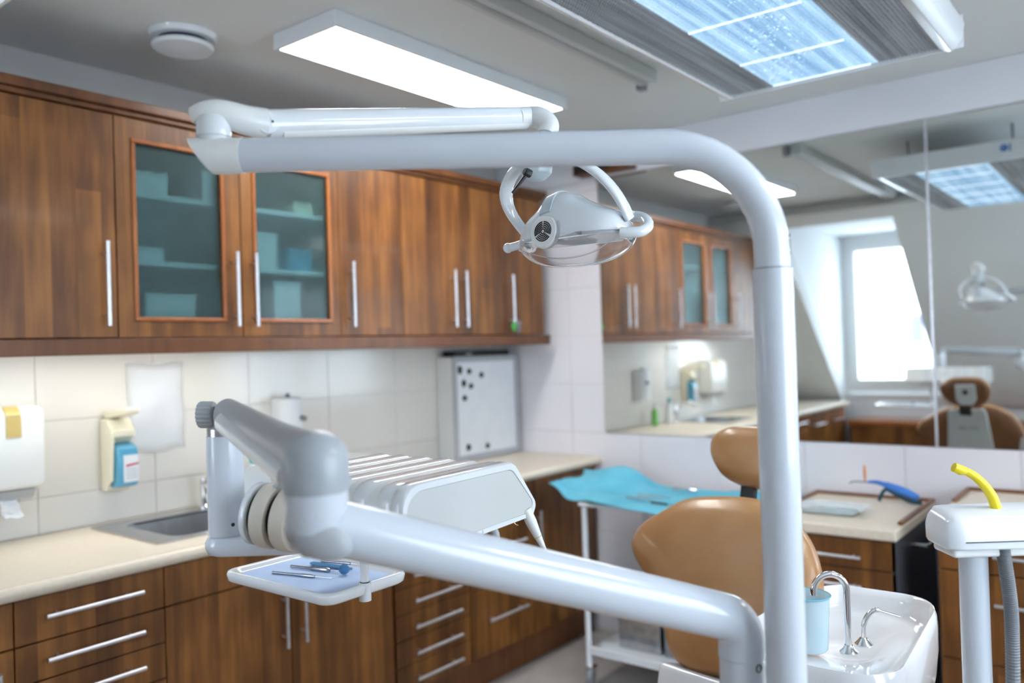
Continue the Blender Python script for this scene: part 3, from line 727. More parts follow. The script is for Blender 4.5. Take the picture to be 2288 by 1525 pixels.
# printed blue mark on the end plate (its reflection is what one sees)
yy = fy1+.0262
def xr(px, py):     # point of the end plate seen in the mirror at a pixel
    r = ray(px, py); s = (-yy - CAM.y)/r.y if False else ((-yy) - CAM.y)/r.y
    return CAM + r*s
pm = xr(2250, 330); mx, mz = pm.x, pm.z
mk = MB().tube([(mx-.012+.013*math.cos(a), yy, mz+.013*math.sin(a)) for a in [2*PI*i/16 for i in range(16)]], .004, 6, closed=True)
mk.box(mx+.010, yy-.001, mz-.018, mx+.017, yy+.001, mz+.018)
t.part('printed_mark', mk, 'print_blue', label='small blue printed mark')
t.part('printed_mark', MB().lathe([(.001, 0), (.008, 0), (.008, .001), (.001, .001)], (mx-.010, yy, mz-.002), (0, 1, 0), 14), 'print_cyan')

# ================================================================== SIDE CABINETS AT THE MIRROR WALL
def side_cabinet(x0, x1, y0, y1, zt, label, fronts, hx0, hx1, rail):
    t = Thing('side_cabinet', label, 'cabinet', ((x0+x1)/2, (y0+y1)/2, 0), 'small walnut side cabinets')
    t.part('carcass', B(x0+.02, y0+.022, .05, x1-.02, y1, zt-.041), mat('grey_side', (.045,.045,.05), .5))
    t.part('side_panel', B(x1-.02, y0+.003, .05, x1-.004, y1-.01, zt-.041), mat('dark_grey_side', (.06,.06,.07), .45))
    t.part('plinth_board', B(x0+.03, y0+.04, 0.001, x1-.03, y0+.06, .05), 'carcass')
    for z0, z1, hz in fronts:
        d = t.part('drawer', B(x0+.012, y0+.003, z0+.002, x1-.006, y0+.021, z1-.002), 'wood', bevel=.002)
        mb = MB().tube([(hx0, y0-.028, hz), (hx1, y0-.028, hz)], .006, 14)
        for x in (hx0+.03, hx1-.03): mb.tube([(x, y0-.028, hz), (x, y0+.004, hz)], .0035, 10)
        t.part('handle', mb, 'alu', d)
    tp = t.part('top', B(x0, y0-.01, zt-.04, x1, y1, zt), 'counter', bevel=.008, seg=3, label='cream laminate top')
    for q in rail: t.part('rim', B(*q), 'rim_brown', tp, bevel=.003, label='brown wooden rim strip')
    return t
zt = .803
t = side_cabinet(1.72, 2.19, -.61, -.005, zt, 'walnut drawer cabinet with cream top behind the dental chair', ((.655, .76, .70), (.555, .655, .60), (.30, .555, .45), (.055, .30, .2)), 1.82, 2.075,
             [(1.722, -.025, zt, 2.188, -.008, zt+.012), (2.170, -.52, zt, 2.188, -.025, zt+.012), (1.722, -.35, zt, 1.738, -.025, zt+.012)])
mb = MB().tube(fillet([(2.186, -.40, .715), (2.24, -.40, .715), (2.24, -.17, .715), (2.186, -.17, .715)], .008, 4), .006, 10)
t.part('towel_bar', mb, 'steel')
zt2 = .86
side_cabinet(2.30, 2.78, -.60, -.005, zt2, 'walnut drawer cabinet with cream top behind the suction holder', ((.69, .815, .752), (.40, .69, .60), (.055, .40, .3)), 2.475, 2.70,
             [(2.302, -.025, zt2, 2.778, -.008, zt2+.012), (2.302, -.30, zt2, 2.318, -.025, zt2+.012)])
# clear tray on the left cabinet
c = V((1.915, -.40, zt)); t = Thing('clear_tray', 'clear shallow plastic tray on the cream top of the left side cabinet', 'tray', c)
ro, ri = rrect(.25, .17, .02, 4), rrect(.19, .12, .02, 4)
mb = MB().rings([[c+V((x, y, .026)) for x, y in ro], [c+V((x*.97, y*.97, .026)) for x, y in ro], [c+V((x, y, .004)) for x, y in ri]], caps=False)
n_ = len(ri); mb.f.append(tuple(range(2*n_, 3*n_)))
t.part('tray_body', mb, mat('clear_plastic', (.85,.93,.97), .1, trans=.6, ior=1.2), solid=.0015)
t.part('contents', MB().add([c+V((x*.9, y*.9, .006)) for x, y in ri], [tuple(range(n_))]), mat('pale_teal_film', (.50,.70,.75), .3), solid=.002)
# polymerisation lamp
Y0 = -.14
def p2(px, py, Y=Y0): return on(px, py, 1, Y)
q = p2(2000, 1110)
t = Thing('curing_light', 'blue curing light with an orange shield leaning at the back of the left side cabinet', 'tool', (q.x, Y0, zt))
t.part('grip', MB().tube(curve([p2(1978, 1082), p2(2005, 1092), p2(2030, 1102), p2(2052, 1113)], 5), [.012+.004*math.sin(i/15*PI) for i in range(16)], 16), 'bluetool')
t.part('neck', MB().tube(curve([p2(1940, 1076), p2(1960, 1077), p2(1982, 1084)], 5), [.006+.005*i/10 for i in range(11)], 14), 'bluetool')
t.part('light_guide', MB().tube(curve([p2(1898, 1079), p2(1908, 1075), p2(1942, 1077)], 5), .0035, 10), 'dark_grey')
t.part('underside', MB().tube(curve([p2(1980, 1090), p2(2010, 1108), p2(2035, 1120), p2(2060, 1123)], 5), .009, 14), 'darkteal')
t.part('stand_foot', MB().tube(curve([p2(1985, 1088), p2(1974, 1097), p2(1968, 1108), p2(1964, 1118)], 5), .007, 12), 'darkteal')
oc = p2(1932, 1057)
sm_ = MB().lathe([(.001, -.002), (.022, -.002), (.023, 0), (.022, .002), (.001, .002)], oc, (.6, 1, 0), 28)
for v_ in sm_.v: v_.x = oc.x+(v_.x-oc.x)*.42; v_.z = oc.z+(v_.z-oc.z)*1.6
t.part('shield', sm_, 'orange', label='orange light shield')

# ================================================================== TROLLEY WITH TEAL DRAPE
t = Thing('instrument_trolley', 'white metal instrument trolley on castors by the tiled wall', 'trolley', (1.27, -.38, 0))
cx0, cx1, cy0, cy1 = .93, 1.66, -.62, -.10
k = 0
for x in (cx0, cx1):
    for y in (cy0, cy1):
        t.part('leg', MB().tube([(x, y, .085), (x, y, .775)], .013, 14), 'white_enamel')
        t.part('castor', MB().lathe([(.001, -.012), (.036, -.014), (.040, -.010), (.040, .010), (.036, .014), (.001, .014)], (x+.012, y-.01, .041), (1, .35, 0), 24).lathe([(.012, .055), (.012, .085)], (x, y, 0), n=12), 'dark_grey')
        t.part('castor_fork', MB().prism([(x-.012, y-.02, .04), (x-.012, y+.015, .04), (x-.012, y+.018, .088), (x-.012, y-.018, .088)], (.005, 0, 0)).box(x-.014, y-.018, .082, x+.032, y+.018, .09), 'chrome')
t.part('top_tray', MB().box(cx0-.02, cy0-.02, .775, cx1+.02, cy1+.02, .79), 'white_enamel', bevel=.004)
t.part('lower_shelf', MB().box(cx0-.01, cy0-.01, .14, cx1+.01, cy1+.01, .155).box(cx0-.01, cy0-.01, .155, cx1+.01, cy0, .175), 'white_enamel', bevel=.003)
# drape
mb = MB(); NU, NV = 44, 26
P00, P10, P01, P11 = V((.70, -.56, .845)), V((1.62, -.80, .80)), V((.72, -.22, .84)), V((1.72, -.09, .80))
vs = []
for j in range(NV+1):
    for i in range(NU+1):
        u, v = i/NU, j/NV
        p = P00*(1-u)*(1-v)+P10*u*(1-v)+P01*(1-u)*v+P11*u*v
        z_ = .797
        hump = .095*math.exp(-((u-.17)/.12)**2-((v-.85)/.3)**2)
        edge = .045*max(0, 1-u/.16)**1.5
        ripple = .006*math.sin(u*23+v*9)*(1-u*.6)+.004*math.sin(v*17-u*11)
        drop = .0
        p.y += .03*math.sin(u*PI)*(1-v)*-1 + (.012*math.sin(u*30) if v < .05 else 0)
        p.x += (.02*math.sin(v*12) if u < .04 else 0)
        vs.append(V((p.x, p.y, z_+hump+edge+ripple*.9+drop+.006)))
mb.add(vs, [(j*(NU+1)+i, j*(NU+1)+i+1, (j+1)*(NU+1)+i+1, (j+1)*(NU+1)+i) for j in range(NV) for i in range(NU)])
single('drape', mb, 'teal', 'crumpled teal paper drape covering the white trolley', 'drape', solid=.002)
# dental tools on the drape
tools = [(1400, 1110, 1478, 1121, 'steel probe lying at the left end of the row on the teal drape'), (1425, 1105, 1500, 1112, 'steel probe lying behind the first one on the teal drape'), (1455, 1122, 1508, 1128, 'black-handled tool lying nearest the chair on the teal drape')]
for i, (a0, b0, a1, b1, lab) in enumerate(tools):
    p, q = on(a0, b0, 2, .815), on(a1, b1, 2, .815)
    t = Thing('dental_probe', lab, 'instrument', (p+q)/2, 'instruments on the teal drape')
    t.part('grip', MB().tube([p, p.lerp(q, .7)], .0045, 10), 'chrome' if i < 2 else 'black')
    t.part('tip', MB().tube([p.lerp(q, .7), q, q+V((.004, 0, .008))], [.003, .0015, .0008], 8), 'chrome')
p = on(1530, 1094, 2, .82)
t = Thing('forceps', 'pair of steel forceps at the back of the teal drape', 'instrument', p)
for s in (-1, 1): t.part('arm', MB().tube([p+V((-.06, .012*s, 0)), p+V((0, .004*s, .004)), p+V((.06, .016*s, 0))], .004, 10), 'chrome')
t.part('pivot', MB().lathe([(.001, 0), (.006, 0), (.006, .004), (.001, .004)], p+V((0,0,.006)), n=12), 'chrome')
# steel boxes on the lower shelf
for i, (x0_, x1_, m, lab) in enumerate(((1.02, 1.22, 'steel', 'shiny steel instrument box at the left of the lower trolley shelf'), (1.24, 1.52, 'dark_grey', 'dark grey instrument box on the lower trolley shelf, next to the steel one'))):
    t = Thing('instrument_box', lab, 'box', ((x0_+x1_)/2, -.40, .1555), 'instrument boxes on the lower trolley shelf')
    t.part('box_body', B(x0_, -.52, .156, x1_, -.22, .27), m, bevel=.006)
    t.part('lid', B(x0_-.003, -.523, .27, x1_+.003, -.217, .285), m, bevel=.004)

# ================================================================== DENTAL CHAIR
Uv = V((1, -.16, 0)).normalized(); Vv = V((0, .30, .954)).normalized(); Nv = Uv.cross(Vv)   # Nv points to the wall side or the camera side
if Nv.y > 0: Nv = -Nv          # towards the camera
P0 = V((2.05, -1.67, .975))
def onpl(px, py, P0_, N_):
    r = ray(px, py); return CAM + r*((P0_-CAM).dot(N_)/r.dot(N_))
def cushion(outline_px, P0_, u, v, nrm, front_t, back_t, nang=64):
    pts = [onpl(x, y, P0_, nrm) for x, y in outline_px]
    pts2 = [((p-P0_).dot(u), (p-P0_).dot(v)) for p in pts]
    cx = sum(p[0] for p in pts2)/len(pts2); cy = sum(p[1] for p in pts2)/len(pts2)
    cl = [V((p[0], p[1], 0)) for p in pts2]; n = len(cl); dense = []
    for i in range(n):
        a, b, c, d = cl[i-1], cl[i], cl[(i+1) % n], cl[(i+2) % n]
        for k in range(8):
            t_ = k/8; dense.append(.5*((2*b)+(c-a)*t_+(2*a-5*b+4*c-d)*t_*t_+(3*b-a-3*c+d)*t_**3))
    mb = MB(); rs = []
    prof = [(.10, front_t), (.35, front_t*.985), (.6, front_t*.93), (.8, front_t*.80), (.92, front_t*.55), (.985, front_t*.2), (1.0, -back_t*.1), (.985, -back_t*.6), (.93, -back_t*.95), (.7, -back_t), (.3, -back_t), (.05, -back_t)]
    for s_, d_ in prof:
        rs.append([P0_+u*(cx+(p.x-cx)*s_)+v*(cy+(p.y-cy)*s_)+nrm*d_ for p in dense])
    mb.rings(rs[:8], caps=False); mb.f.append(tuple(range(len(dense))))
    mk_ = MB(); mk_.rings(rs[7:], caps=False); n9 = len(dense); mk_.f.append(tuple(range(len(mk_.v)-n9, len(mk_.v))))
    return mb, mk_, P0_+u*cx+v*cy
back_px = [(1480,1150),(1540,1118),(1620,1108),(1700,1112),(1765,1145),(1808,1200),(1828,1275),(1826,1360),(1815,1440),(1790,1490),(1720,1508),(1620,1510),(1540,1500),(1495,1470),(1482,1420),(1470,1350),(1445,1300),(1418,1255),(1412,1218),(1435,1180)]
head_px = [(1605,975),(1640,957),(1700,954),(1745,959),(1770,982),(1774,1018),(1758,1058),(1720,1086),(1662,1088),(1615,1066),(1594,1030),(1592,998)]
t = Thing('dental_chair', 'tan leather dental chair with a round headrest, in front of the mirror', 'chair', (2.06, -1.9, 0))
mb, mk_, cb = cushion(back_px, P0, Uv, Vv, Nv, .055, .05)
t.part('backrest', mb, 'leather', sharp=80); t.part('back_half', mk_, 'leather_dark', sharp=80, label='dark brown rear half')
PH = at(1690, 1015, 2.20)
mb, mk_, ch = cushion(head_px, PH, Uv, Vv, Nv, .045, .05)
hr = t.part('headrest', mb, 'leather', sharp=80); t.part('rear_half', mk_, 'leather_dark', hr, sharp=80)
# black neck between them, plates behind
top_b = cb + Vv*.22
t.part('neck_bracket', MB().obox(onpl(1673, 1100, PH-Nv*.03, Nv), Uv, Vv, Nv, .022, .035, .008), 'black', bevel=.003)
pl = cb + Uv*(-.01) - Nv*.06
t.part('back_plate', MB().prism([pl+Uv*(-.085)+Vv*.215, pl+Uv*.085+Vv*.215, pl+Uv*.095+Vv*.19, pl+Uv*.13+Vv*(-.19), pl+Uv*(-.13)+Vv*(-.19), pl+Uv*(-.095)+Vv*.19], -Nv*.022), mat('light_grey_shell', (.48,.50,.49), .35), bevel=.008, seg=3, label='pale grey rear shell')
ln = MB()
for k_, (u0, u1) in enumerate(((-.048, -.008), (.002, .048))): 
    for q_ in range(4):
        a_ = u0+(u1-u0)*q_/4; ln.obox(pl-Nv*.0228+Uv*(a_+.005)+Vv*.105, Uv, Vv, Nv, .0038, .009, .0008)
t.part('lettering', ln, 'print_grey', label='blurred grey lettering')
for s in (-1, 1): t.part('screw', MB().lathe([(.001, 0), (.008, 0), (.007, .003), (.001, .003)], pl-Nv*.0215+Uv*.055*s+Vv*.165, -Nv, 14), 'grey_plastic')
hp = ch - Nv*.058
t.part('headrest_plate', MB().prism([hp+Uv*a+Vv*b for a, b in ((-.048, .055), (.048, .055), (.05, -.03), (.03, -.062), (-.03, -.062), (-.05, -.03))], -Nv*.016), mat('light_grey_plate', (.50,.51,.49), .35), hr, bevel=.006, seg=3)
t.part('knob', MB().lathe([(.001, 0), (.013, 0), (.013, .012), (.010, .016), (.001, .016)], hp-Nv*.015+Vv*.015, -Nv, 20), 'black', hr)
t.part('slide_bar', MB().obox((hp+top_b)/2-Nv*.03+Vv*-.012, Uv, Vv, Nv, .015, .075, .006), 'black', bevel=.002)
sc_ = cb + Vv*(-.30)
t.part('hinge_cover', MB().obox(cb+Vv*(-.265)-Nv*.01, Uv, Vv, Nv, .13, .05, .045), 'white_enamel', bevel=.015, seg=4)
mb = MB(); sp_ = rrect(.50, .62, .12, 6)
c = V((2.02, -2.02, .50))
mb.rings([[c+V((x*.92, y*.92, -.05)) for x, y in sp_], [c+V((x, y, -.03)) for x, y in sp_], [c+V((x, y, .02)) for x, y in sp_], [c+V((x*.9, y*.9, .045)) for x, y in sp_]])
t.part('seat', mb, 'leather', sharp=60)
mb = MB(); c2 = V((2.0, -2.75, .46)); sp_ = rrect(.36, .70, .12, 6)
mb.rings([[c2+V((x*.92, y*.92, -.05)) for x, y in sp_], [c2+V((x, y, -.03)) for x, y in sp_], [c2+V((x, y, .02)) for x, y in sp_], [c2+V((x*.9, y*.9, .04)) for x, y in sp_]])
t.part('leg_rest', mb, 'leather', sharp=60)
t.part('pedestal', MB().prism([(1.88, -2.4, .12), (2.22, -2.4, .12), (2.20, -1.9, .12), (1.90, -1.9, .12)], (0, 0, .33)), 'white_enamel', bevel=.03, seg=3)
t.part('base_plate', B(1.72, -2.85, 0.001, 2.28, -1.75, .12), 'white_enamel', bevel=.04, seg=4)

# ================================================================== CUSPIDOR
t = Thing('cuspidor', 'white ceramic spittoon unit with chrome taps, right of the lamp pole', 'spittoon', (2.40, -1.95, 0))
DZ = .842
cx, cy = 2.365, -1.862
sp_o = [(x + (.10*max(0, y)/.22 if x < 0 else 0)*(-x/.17), y) for x, y in rrect(.345, .44, .09, 8)]
def rimh(y): # rim rises towards the wall
    k_ = min(1, max(0, (y+.06)/.26)); return k_*k_*(3-2*k_)*.036
def rg(scale, dz, follow=1.0, dx=0, dy=0):
    return [V((cx+x*scale+dx, cy+y*scale+dy, DZ+dz+rimh(y)*follow)) for x, y in sp_o]
mb = MB()
mb.rings([rg(.86, -.40, 0), rg(.90, -.16, 0), rg(.97, -.10, .2), rg(1.0, -.06, .6), rg(1.005, -.02), rg(.995, .002), rg(.975, .012), rg(.955, .010), rg(.94, .003, .75), rg(.92, .0, .35), rg(.89, -.002, .06), rg(.80, -.003, 0), rg(.62, -.005, 0, 0, .02), rg(.54, -.012, 0, 0, .025), rg(.42, -.022, 0, 0, .03), rg(.25, -.029, 0, 0, .03), rg(.05, -.031, 0, 0, .03)])
t.part('basin', mb, mat('white_ceramic', (.84,.84,.85), .08, coat=.8), sharp=70)
seam = MB().rings([rg(.905, -.165, 0), rg(.905, -.172, 0), rg(.88, -.172, 0), rg(.88, -.165, 0)], closed=True); t.part('seam', seam, 'grey_plastic')
t.part('housing', MB().prism([(2.34, -2.60, .002), (2.56, -2.60, .002), (2.56, -1.70, .002), (2.34, -1.70, .002)], (0, 0, .44)), 'white_enamel', bevel=.04, seg=4)
t.part('tap_column', MB().lathe([(.001, .43), (.09, .43), (.09, .47), (.001, .47)], (2.43, -1.84, 0), n=30), 'white_enamel')
IL = -(RM @ V((1, 0, 0))); IL.z = 0; IL.normalize()
fb = on(1897, 1458, 2, DZ)
h1 = .155; r1 = .0335
path = [fb+V((0,0,.004)), fb+V((0,0,h1-r1))] + [fb+V((0,0,h1-r1)) + IL*(r1-r1*math.cos(a))*.98 + V((0,0,r1*math.sin(a))) for a in [PI*i/14 for i in range(1, 15)]] + [fb+V((0,0,h1-r1-.006))+IL*2*r1*.98]
ft = t.part('cup_filler', MB().tube(path, .0062, 16), 'chrome')
t.part('escutcheon', MB().lathe([(.001, 0), (.0175, 0), (.0175, .003), (.011, .010), (.008, .016), (.001, .016)], fb, n=28), 'chrome', ft)
fc = on(1930, 1440, 2, DZ)
IR = -IL
p_ = [fc+V((0,0,.004)), fc+V((0,0,.038))+IR*.001, fc+V((0,0,.058))+IR*.010, fc+V((0,0,.068))+IR*.022, fc+V((0,0,.069))+IR*.032]
rt = t.part('bowl_rinse_pipe', MB().tube(curve(p_, 6), .0052, 14).tube([fc+V((0,0,.069))+IR*.030, fc+V((0,0,.054))+IR*.074], .0028, 12), 'chrome')
t.part('escutcheon', MB().lathe([(.001, 0), (.0175, 0), (.0175, .003), (.011, .010), (.008, .014), (.001, .014)], fc, n=28), 'chrome', rt)
# cup
cc = on(1806, 1448, 2, DZ); 
t = Thing('drinking_cup', 'pale blue translucent plastic cup on the white spittoon beside the pole', 'cup', cc)
H = .108; ro_, rb_ = .0455, .038
prof = [(.001, 0), (rb_-.003, 0), (rb_, .003), (ro_-.002, H-.003), (ro_, H-.002), (ro_+.0008, H), (ro_-.001, H+.001), (ro_-.0025, H-.003), (rb_-.0015, .005), (rb_-.004, .0025), (.001, .0022)]
t.part('cup_wall', MB().lathe(prof, cc, n=40), 'cup', sharp=60)
t.part('rim', MB().tube([cc+V((ro_*math.cos(a), ro_*math.sin(a), H)) for a in [2*PI*i/40 for i in range(40)]], .0014, 8, closed=True), mat('blue_rim', (.14,.55,.74), .2))

# ================================================================== ASSISTANT HOLDER
D = 1.40
HR = RM @ V((1, 0, 0)); HR.z = 0; HR.normalize(); HF = V((-HR.y, HR.x, 0))   # HF points away from the camera
hp0 = at(2085, 1172, D); hp0.z = 1.135
t = Thing('suction_holder', 'white arm-mounted holder with post and grey suction hose, at the right edge', 'holder', (2.66, -2.05, 0))
L_ = .30
def hpnt(s_, f_, z_): return hp0 + HR*s_ + HF*f_ + V((0, 0, z_-hp0.z))
zt_ = 1.163
prof = [(-.045, 1.104), (-.045, 1.128), (-.036, 1.156), (-.02, zt_), (.035, zt_+.003), (.05, 1.14), (.05, 1.112), (.04, 1.104)]
rs = []
for s_, k_, dz in ((0.0, .45, -.010), (.006, .8, -.004), (.018, .97, 0), (.03, 1, 0), (.10, 1, 0), (L_, 1, 0)):
    rs.append([hpnt(s_, f_*k_, 1.13+(z_-1.13)*k_+dz) for f_, z_ in prof])
mb = MB().rings(rs)
t.part('holder_body', mb, 'white_enamel', bevel=.006, seg=3)
t.part('seam', MB().obox(hpnt(.03+(L_-.03)/2, -.0452, 1.118), HR, V((0,0,1)), HF, (L_-.03)/2, .0008, .0012), 'black')
t.part('under_tray', MB().obox(hpnt(.085, 0, 1.098), HR, V((0,0,1)), HF, .07, .008, .035), 'white_plastic', bevel=.005)
pc = at(2176, 1300, D)
t.part('post', MB().tube([(pc.x, pc.y, .002), (pc.x, pc.y, 1.10)], .0225, 28), 'pipe')
t.part('foot', MB().lathe([(.09, 0), (.09, .02), (.03, .04), (.001, .04)], (pc.x, pc.y, .001), n=30), 'white_enamel')
pts = curve([at(2236, 1195, D-.03), at(2246, 1260, D-.03), at(2258, 1350, D-.03), at(2262, 1440, D-.03), at(2264, 1600, D-.03), at(2262, 1900, D-.03)], 40)
rr = [.0105+(.0007 if i % 2 else -.0004) for i in range(len(pts))]
t.part('suction_hose', MB().tube(pts, rr, 16), 'hose', label='dark grey corrugated suction hose', sharp=20)
t.part('hose_socket', MB().tube([at(2236, 1206, D-.03), at(2234, 1180, D-.02)], .017, 20), 'grey_plastic')
# yellow suction tip
yp = [at(2226, 1135, D), at(2216, 1108, D), at(2200, 1085, D), at(2178, 1064, D), at(2158, 1052, D)]
t = Thing('suction_tip', 'yellow plastic suction tip standing in the white holder', 'suction tip', yp[0])
t.part('tip_tube', MB().tube(curve(yp, 8), [.0088-.0022*i/32 for i in range(33)], 18), 'yellow')
t.part('mouthpiece', MB().tube([yp[-1], at(2147, 1050, D), at(2131, 1043, D)], [.0066, .0085, .0078], 18, rv=1.0), 'yellow')

# ================================================================== OPERATING LAMP (pole, arm, spring arm, yoke, head)
DP = 1.15
pb = at(1740, 1000, DP); px_, py_ = pb.x, pb.y
corner = V((px_, py_, at(1733, 321, DP).z))
jl = at(500, 350, 1.20)
t = Thing('operating_lamp', 'white dental operating lamp on a tall curved pole with a jointed arm', 'dental lamp', (px_, py_, 0))
zs_ = at(1738, 598, DP).z
t.part('lower_pole', MB().tube([(px_, py_, .443), (px_, py_, zs_-.0015)], .0272, 40), 'pipe')
t.part('joint_ring', MB().tube([(px_, py_, zs_-.002), (px_, py_, zs_+.0005)], .0252, 40), 'dark_grey')
path = fillet([V((px_, py_, zs_)), corner, at(545, 347, 1.192)], .150, 20)
t.part('curved_pipe', MB().tube(path, .0243, 40), 'pipe')
mk = MB()
for k_, dz in enumerate((.0, .007, .012, .017, .024)):
    a = V((px_, py_, zs_+.020+dz)); dr = (IR*.97 + (CAM-pb).normalized()*.25); dr.z = 0; dr.normalize()
    mk.obox(a+dr*.0243, V((-dr.y, dr.x, 0)), V((0,0,1)), dr, .003, .0022, .0004)
t.part('marking', mk, 'black', label='tiny black vertical lettering')
# lower joint cap, slanted
ax = (at(545, 347, 1.192) - corner).normalized()
e0 = at(545, 347, 1.192)
mb = MB(); rs = []
n_ = 32; nb = V((0,0,1)); nb = (nb-ax*nb.dot(ax)).normalized(); bb = ax.cross(nb)
for s_, rad in ((0, .0250), (.030, .0262), (.050, .0262)):
    ring = []
    for j in range(n_):
        a = 2*PI*j/n_; p = e0 + ax*s_ + (nb*math.cos(a)+bb*math.sin(a))*rad
        if s_ > .04: p = p + ax*(.018*(math.cos(a)) + .012)
        elif s_ > .02: p = p + ax*(.012*math.cos(a))
        ring.append(p)
    rs.append(ring)
rs.append([e0+ax*(.060+.020*math.cos(2*PI*j/n_)) + (nb*math.cos(2*PI*j/n_)+bb*math.sin(2*PI*j/n_))*.020 for j in range(n_)])
mb.rings(rs); t.part('arm_end_cap', mb, 'white_plastic', sharp=50)
t.part('end_disc', MB().lathe([(.001, 0), (.0195, 0), (.0195, .002), (.001, .002)], e0+ax*.0605, ax*.80-nb*.60, 30), 'grey_plastic', label='grey end disc')
jx = at(478, 300, 1.20)
t.part('pivot_column', MB().lathe([(.0235, -.034), (.0235, -.010), (.0215, -.008), (.0215, -.006), (.0245, -.004), (.0245, .020), (.022, .024), (.001, .024)], jx, n=32), 'white_enamel')
# spring arm
sa0 = at(595, 277, 1.235); sa1 = at(1172, 262, 1.585)
kpts = curve([at(430, 259, 1.195), at(452, 254, 1.195), at(482, 252, 1.198), at(515, 258, 1.205), at(550, 269, 1.217), at(592, 277, 1.233)], 6)
kr = [.012, .0165, .0190, .0200, .0215, .0228]
kn = MB().tube(kpts, [kr[min(i//6, 5)]+(kr[min(i//6+1, 5)]-kr[min(i//6, 5)])*(i % 6)/6 for i in range(len(kpts))], 30, ru=.95)
t.part('knuckle', kn, 'white_plastic', sharp=70)
sd = (sa1-sa0).normalized(); sn = (V((0,0,1))-sd*sd.z).normalized(); sb = sd.cross(sn)
if sb.dot(CAM-sa0) < 0: sb = -sb
t.part('spring_arm', MB().tube([sa0, sa0.lerp(sa1, .5), sa1], [.0215, .0205, .0195], 32, ru=.8), 'white_enamel')
t.part('pivot_disc', MB().lathe([(.001, .016), (.017, .016), (.0175, .0145), (.0175, 0)], sa0-sd*.006, sb, 32), 'white_enamel')
t.part('screw', MB().lathe([(.001, 0), (.002, 0), (.002, .0008), (.001, .0008)], sa0+sb*.0165+sd*.002, sb, 12), 'black')
t.part('under_cover', MB().tube([sa0+sd*.02-sn*.012, sa1-sn*.010], [.013, .012], 20), 'white_plastic')
t.part('screw', MB().lathe([(.001, 0), (.0015, 0), (.0015, .0008), (.001, .0008)], sa1-sd*.008+sb*.0155+sn*.006, sb, 12), 'black')
# knuckle at the lamp end, curving down to the yoke
HC = at(1286, 515, 1.60)                     # centre of the lamp head
TY = HC + V((-.030, -.060, 0)); TY.z = at(1213, 338, 1.56).z
el = curve([sa1-sd*.02, sa1+sd*.012, at(1206, 264, 1.59), at(1226, 280, 1.58), V((at(1222, 300, 1.575)))], 6)
t.part('end_knuckle', MB().tube(el, [.0175+.0035*math.sin(i/24*PI) for i in range(len(el))], 26), 'white_plastic', sharp=60)
t.part('yoke_stem', MB().tube([el[-1], TY+V((0, 0, .010))], .014, 22), 'white_enamel')
hb_ = TY + V((0, 0, -.014))
t.part('yoke_hub', MB().lathe([(.001, -.052), (.014, -.052), (.030, -.038), (.034, -.012), (.030, .014), (.001, .016)], TY+V((-.012, -.004, 0)), n=8), mat('hub_grey', (.55,.62,.66), .35), bevel=.003)
kb = at(1179, 386, 1.525)
sw = t.part('tension_knob', MB().lathe([(.001, -.006), (.0078, -.006), (.0082, .004), (.006, .008), (.001, .008)], kb, (-.3, -.8, .3), 8), 'black', label='black hexagonal knob')
t.part('tension_rod', MB().tube([kb, at(1145, 431, 1.52)], [.0036, .0028], 10), 'black', sw, label='thin black rod')
# yoke arch
def yoke(side):
    pts = []
    for k_ in range(17):
        u = k_/16; a = u*PI/2*1.12
        xo = (.120*math.sin(min(a, PI/2)) ** .72 + (.016 if side < 0 else .004)*math.sin(PI*min(1, u*1.0))) if u > 0 else 0
        p = TY.lerp(V((HC.x, HC.y, HC.z+.012)), u**1.6)
        z_ = TY.z - .004 + (HC.z+.012-TY.z)*(u**1.35)
        pts.append(V((p.x + side*xo, p.y, z_)))
    return pts
ya = MB().tube(yoke(-1), [.0155 - .002*abs(i-8)/8 for i in range(17)], 22, ru=.62, rv=1.1, up=(0, 1, 0))
t.part('yoke_arm', ya, 'white_enamel', sharp=60)
ya = MB().tube(yoke(1), [.0150 - .002*abs(i-8)/8 for i in range(17)], 22, ru=.62, rv=1.05, up=(0, 1, 0))
t.part('yoke_arm', ya, 'white_enamel', sharp=60)
# head shell
def head_ring(u, zoff, lo, wmul=1.0):
    pass
HLx, HWy = .122, .064
Z0 = HC.z - .020
HT = [(-1, .024), (-.79, .050), (-.55, .068), (-.36, .089), (-.24, .096), (0, .093), (.2, .078), (.51, .060), (.79, .046), (1, .026)]
def ht(u):
    P = [(HT[0][0]*2-HT[1][0], HT[0][1])] + HT + [(HT[-1][0]*2-HT[-2][0], HT[-1][1])]
    for i in range(1, len(P)-2):
        if P[i][0] <= u <= P[i+1][0]:
            t_ = (u-P[i][0])/(P[i+1][0]-P[i][0]); a, b, c, d = P[i-1][1], P[i][1], P[i+1][1], P[i+2][1]
            return .5*((2*b)+(c-a)*t_+(2*a-5*b+4*c-d)*t_*t_+(3*b-a-3*c+d)*t_**3)
    return HT[-1][1]
def hw(u): return HWy*max(0, 1-abs(u)**3.2)**.5 + .003
def hsec(u, e_=0.0, a0=0.0, a1=PI, n=27, zo=0.0):
    out = []
    for j in range(n):
        a = a0+(a1-a0)*j/(n-1); c_, s_ = math.cos(a), math.sin(a)
        yy_ = -math.copysign(abs(c_)**.62, c_)*(hw(u)+e_)*(1-.16*s_)
        out.append(V((HC.x+u*HLx, HC.y+yy_, Z0+zo+(ht(u)*min(1, (1-abs(u)**6)**.5+.25)+e_)*abs(s_)**.85)))
    return out
NS = 32
mb = MB(); mb.rings([hsec(-1+2*i/NS) for i in range(NS+1)])
hd = t.part('lamp_head', mb, 'white_enamel', sharp=60)
